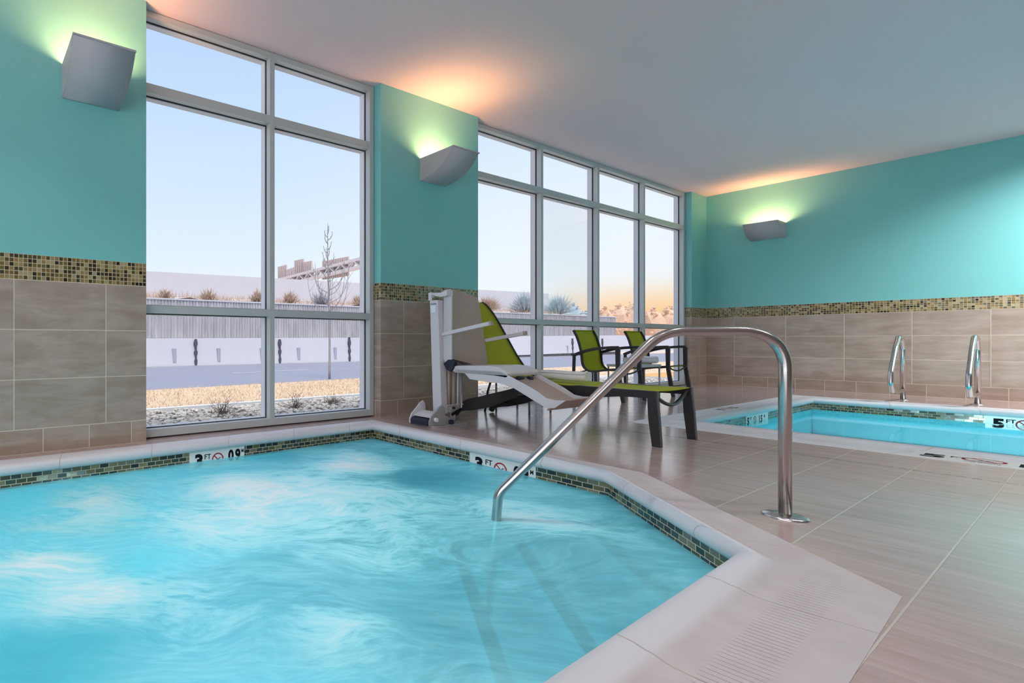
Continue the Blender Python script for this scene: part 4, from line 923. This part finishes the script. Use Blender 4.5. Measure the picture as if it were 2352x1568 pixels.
# overhead sign gantry seen from the back
c_, s_ = math.cos(YAW), math.sin(YAW)
def pix(x, y, dep):
    u = (x-CX)/FPX; v = -(y-784)/FPX; return Vector((dep*(c_+s_*u), dep*(s_-c_*u), .687+dep*v))
GA, GB = pix(600, 662, 74), pix(900, 584, 45)
def ong(x, y):       # point on the vertical plane of the beam
    u = (x-CX)/FPX; d = (c_+s_*u, s_-c_*u); ex, ey = GB.x-GA.x, GB.y-GA.y
    det = d[0]*(-ey)+d[1]*ex; t_ = (GA.x*(-ey)+GA.y*ex)/det; return Vector((t_*d[0], t_*d[1], .687-t_*(y-784)/FPX))
root = thing('sign_gantry', tuple(GA), 'overhead highway sign gantry seen from behind above the wall', 'sign gantry')
dr = (GB-GA); dr.z = 0; dr.normalize(); back = Vector((dr.y, -dr.x, 0))
mb = MB()
a0, a1, b0_, b1_ = ong(600, 654), ong(600, 668), ong(905, 577), ong(905, 596)
for o_ in (Vector((0, 0, 0)), back*.35):
    mb.beam(a0+o_, b0_+o_, .3, .3); mb.beam(a1+o_, b1_+o_, .3, .3)
    for k in range(26):
        q0, q1 = k/26, (k+1)/26; mb.beam((a0 if k % 2 else a1).lerp(b0_ if k % 2 else b1_, q0)+o_, (a1 if k % 2 else a0).lerp(b1_ if k % 2 else b0_, q1)+o_, .16, .16)
mb.build('truss_beam', 'truss', root)
pl_ = MB().beam(Vector((b0_.x, b0_.y, 0))+dr*.5+back*.5, b0_+dr*.5+back*.5, .5, .5); pl_.build('post', 'truss', root)
for (xa_, ya_, xb_, yb_, yc, yd) in ((637, 612, 655, 607.5, 641, 645), (655, 619, 671.5, 613.5, 643, 646), (675, 598, 693.5, 594, 644, 648), (693.5, 602, 712.5, 598.5, 646, 649), (739, 599.5, 797, 588.5, 642, 633)):
    p, q_ = ong(xa_, ya_), ong(xb_, yb_); r_, t_ = ong(xb_, yd), ong(xa_, yc); off = -back*.25
    sg = MB(); th_ = -back*.08
    v = [p+off, q_+off, r_+off, t_+off, p+off+th_, q_+off+th_, r_+off+th_, t_+off+th_]
    so = sg.add(v, [(0, 1, 2, 3), (7, 6, 5, 4), (0, 4, 5, 1), (1, 5, 6, 2), (2, 6, 7, 3), (3, 7, 4, 0)]).build('sign_panel', 'sign_back', root)
    n_ = max(3, int((xb_-xa_)/4.5)); rb = MB()
    for k in range(n_+1):
        f_ = (k+.02)/(n_+.04); rb.beam(p.lerp(q_, f_)+off+back*.10, t_.lerp(r_, f_)+off+back*.10, .14, .12, tuple(back))
    rb.build('mounting_rib', 'sign_rib', so)
# far trees and hills beyond the end of the walls
def far_tree(px, pyt, dep, wpx, mat, seed, label):
    q = random.Random(seed); c0 = pix(px, 770, dep); top = pix(px, pyt, dep).z; R_ = wpx/FPX*dep; mb = MB(); bm_ = bmesh.new(); bmesh.ops.create_icosphere(bm_, subdivisions=2, radius=1); vv = [v.co.copy() for v in bm_.verts]; ff = [[v.index for v in f.verts] for f in bm_.faces]; bm_.free()
    for k in range(130):
        a = q.uniform(0, 6.3); rr = R_*q.uniform(.0, .9); zz = top*q.uniform(.35, 1.0)*(1-.35*(rr/R_)**2); sz = R_*q.uniform(.04, .13); cc = Vector((c0.x+rr*math.cos(a), c0.y+rr*math.sin(a), zz))
        mb.add([cc+v*sz*(1+q.uniform(-.3, .3)) for v in vv], ff)
    cc = Vector((c0.x, c0.y, top*.5)); mb.add([cc+Vector((v.x*R_*.8, v.y*R_*.8, v.z*top*.42))*(1+q.uniform(-.1, .1)) for v in vv], ff)
    root = thing('distant_tree', (c0.x, c0.y, GZ), label, 'tree', 'hazy trees far beyond the road')
    mb.build('crown', mat, root, recalc=False); MB().tube([(c0.x, c0.y, GZ), (c0.x, c0.y, top*.4)], R_*.06, 6).build('trunk', 'bark', root)
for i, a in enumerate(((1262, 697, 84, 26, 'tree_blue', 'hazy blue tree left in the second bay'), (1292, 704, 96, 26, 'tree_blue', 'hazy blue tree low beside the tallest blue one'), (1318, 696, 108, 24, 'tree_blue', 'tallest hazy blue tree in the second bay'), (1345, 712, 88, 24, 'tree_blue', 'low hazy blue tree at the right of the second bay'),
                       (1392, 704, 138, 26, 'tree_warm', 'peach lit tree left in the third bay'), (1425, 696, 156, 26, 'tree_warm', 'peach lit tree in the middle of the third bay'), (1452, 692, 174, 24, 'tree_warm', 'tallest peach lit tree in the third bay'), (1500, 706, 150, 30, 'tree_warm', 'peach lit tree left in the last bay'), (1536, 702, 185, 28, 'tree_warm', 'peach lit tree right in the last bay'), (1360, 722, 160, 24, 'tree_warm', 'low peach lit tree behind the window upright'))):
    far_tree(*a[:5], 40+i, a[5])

# ================================================================ LIGHT
W_ = bpy.data.worlds.new('world'); S.world = W_; W_.use_nodes = True; W_.node_tree.nodes.clear(); t = NT(W_.node_tree)
tc = t.n('ShaderNodeTexCoord'); sp_ = t.n('ShaderNodeSeparateXYZ'); t.L.new(tc.outputs['Generated'], sp_.inputs[0]); X_, Y_, Z_ = sp_.outputs
base = t.ramp(t.m('MAXIMUM', Z_, 0.), [(0, (.90, .94, 1.)), (.10, (.84, .92, 1.)), (.30, (.66, .82, 1.)), (.55, (.50, .68, .97)), (1, (.40, .56, .90))])
# paler, then warm low down toward +X where the sun has set
az = t.ss(X_, .45, .98); pale = t.m('MULTIPLY', az, t.ss(Z_, .62, .05)); base = t.mix(t.m('MULTIPLY', pale, .65), base, (.93, .96, 1.))
warm = t.m('MULTIPLY', t.ss(X_, .84, .92), t.ss(Z_, .125, .03)); base = t.mix(warm, base, (1.0, .76, .46)); 
warm2 = t.m('MULTIPLY', t.ss(X_, .85, .94), t.ss(Z_, .10, .02)); base = t.mix(warm2, base, (1.0, .60, .30))
cl = t.noise(t.scl(tc.outputs['Generated'], (1, 1, 3)), 2.2, 5, .55); base = t.mix(t.ss(cl, .45, .85, 0, .08), base, (.95, .97, 1.))
bg = t.n('ShaderNodeBackground'); t.c(bg.inputs[0], base); bg.inputs[1].default_value = .97
ow = t.n('ShaderNodeOutputWorld'); t.L.new(bg.outputs[0], ow.inputs[0])
W_.cycles.sampling_method = 'AUTOMATIC'

def area(name, loc, rot, sx, sy, e, col=(1, 1, 1), portal=False, spread=PI):
    L = bpy.data.lights.new(name, 'AREA'); L.shape = 'RECTANGLE'; L.size = sx; L.size_y = sy; L.energy = e; L.color = col; L.spread = spread
    o = bpy.data.objects.new(name, L); COL.objects.link(o); o.location = loc; o.rotation_euler = rot
    if portal: L.cycles.is_portal = True
    return o
area('window_portal', (2.155, YW+.11, 1.51), (-PI/2, 0, 0), 2.1, 2.98, 1, portal=True)
area('window_portal', (7.26, YW+.11, 1.51), (-PI/2, 0, 0), 5.2, 2.98, 1, portal=True)
k = 0
for (x, y, sx, sy, e) in ((9.35, -.40, .9, 1.0, 135), (9.35, -2.4, .9, 1.6, 20), (4.3, -1.7, 1.2, 1.8, 14)):  # fill lights added on the unseen ceiling to raise the brightness
    root = thing('ceiling_fill', (x, y, ZC-.06), 'added flat fill light on the unseen part of the ceiling', 'ceiling light', 'added ceiling fill lights out of view')
    fr = MB().box(x-sx/2-.04, y-sy/2-.04, ZC-.06, x+sx/2+.04, y+sy/2+.04, ZC-.001); fr.build('frame', 'lamp_body', root)
    MB().box(x-sx/2, y-sy/2, ZC-.066, x+sx/2, y+sy/2, ZC-.059).build('diffuser', 'diffuser', root)
    ww = x > 9      # added fills beside the far wall, tipped to brighten it
    a = area('lamp', (0, 0, -.012), (0, math.radians(-20) if ww else 0, 0), sx*(.8 if ww else 1), sy, e, (1, .95, .95), spread=math.radians(128 if ww else 138)); a.parent = root
# fill lamps added over the spa and near deck, out of view
for (x, y, e) in ((.1, 1.9, 6), (1.3, 1.5, 8), (1.5, .2, 1.3), (2.6, .2, 2.2), (3.7, -.35, 6.5), (5.0, -.9, 6)):
    root = thing('fill_lamp', (x, y, ZC-.02), 'added unseen downlight over the spa end of the deck', 'fill_lamp', 'added fill lamps over the spa')
    MB().lathe([(.13, .019), (.13, .012), (.105, .012), (.10, .019)], (x, y, ZC-.02), 24).build('trim_ring', 'lamp_body', root)
    a = area('lamp', (0, 0, .005), (0, 0, 0), .2, .2, e, (1, .97, .95), spread=math.radians(100)); a.data.shape = 'DISK'; a.parent = root
# daylight lamp added outside the end window, brighter than the sky
area('daylight', (X0-.12, -1.2, 1.5), (0, -PI/2, 0), 2.9, 6.7, 130, (.97, .95, 1))
su = bpy.data.lights.new('outdoor_fill_sun', 'SUN'); su.energy = 3.2; su.angle = math.radians(30); su.color = (1, .93, .86)  # soft fill sun added from high up to brighten the outdoors
so_ = bpy.data.objects.new('sun', su); COL.objects.link(so_); so_.rotation_euler = (math.radians(24), 0, math.radians(-12))
# unseen lamps added below the water to brighten pool and spa
def uw(x, y, z, rz, e, size=.3):
    root = thing('underwater_fill', (x, y, z), 'added unseen lamp in the basin wall under water', 'pool light', 'added underwater lamps')
    R = Matrix.Rotation(rz, 4, 'Z'); mb = MB(); n_ = 24
    vs = [R @ Vector((0, .10*math.cos(2*PI*k_/n_), .10*math.sin(2*PI*k_/n_))) for k_ in range(n_)]+[R @ Vector((.02, .085*math.cos(2*PI*k_/n_), .085*math.sin(2*PI*k_/n_))) for k_ in range(n_)]
    mb.add([v_+Vector((x, y, z)) for v_ in vs], [(k_, (k_+1) % n_, n_+(k_+1) % n_, n_+k_) for k_ in range(n_)]+[tuple(range(n_, 2*n_))])
    mb.build('bezel', 'steel2', root)
    L = bpy.data.lights.new('underwater_fill_lamp', 'AREA'); L.shape = 'DISK'; L.size = size; L.energy = e; L.color = (.85, .97, 1)
    o = bpy.data.objects.new('lamp', L); COL.objects.link(o); o.parent = root; o.matrix_local = R @ Matrix.Translation((.06, 0, 0)) @ Matrix.Rotation(-math.radians(68), 4, 'Y'); L.spread = math.radians(90)
for y in (.9, -.9, -2.8): uw(5.43, y, -.45, 0, 24)
uw(-.4, .52, -.5, PI/2, 12); uw(1.0, .56, -.5, PI/2, 13)
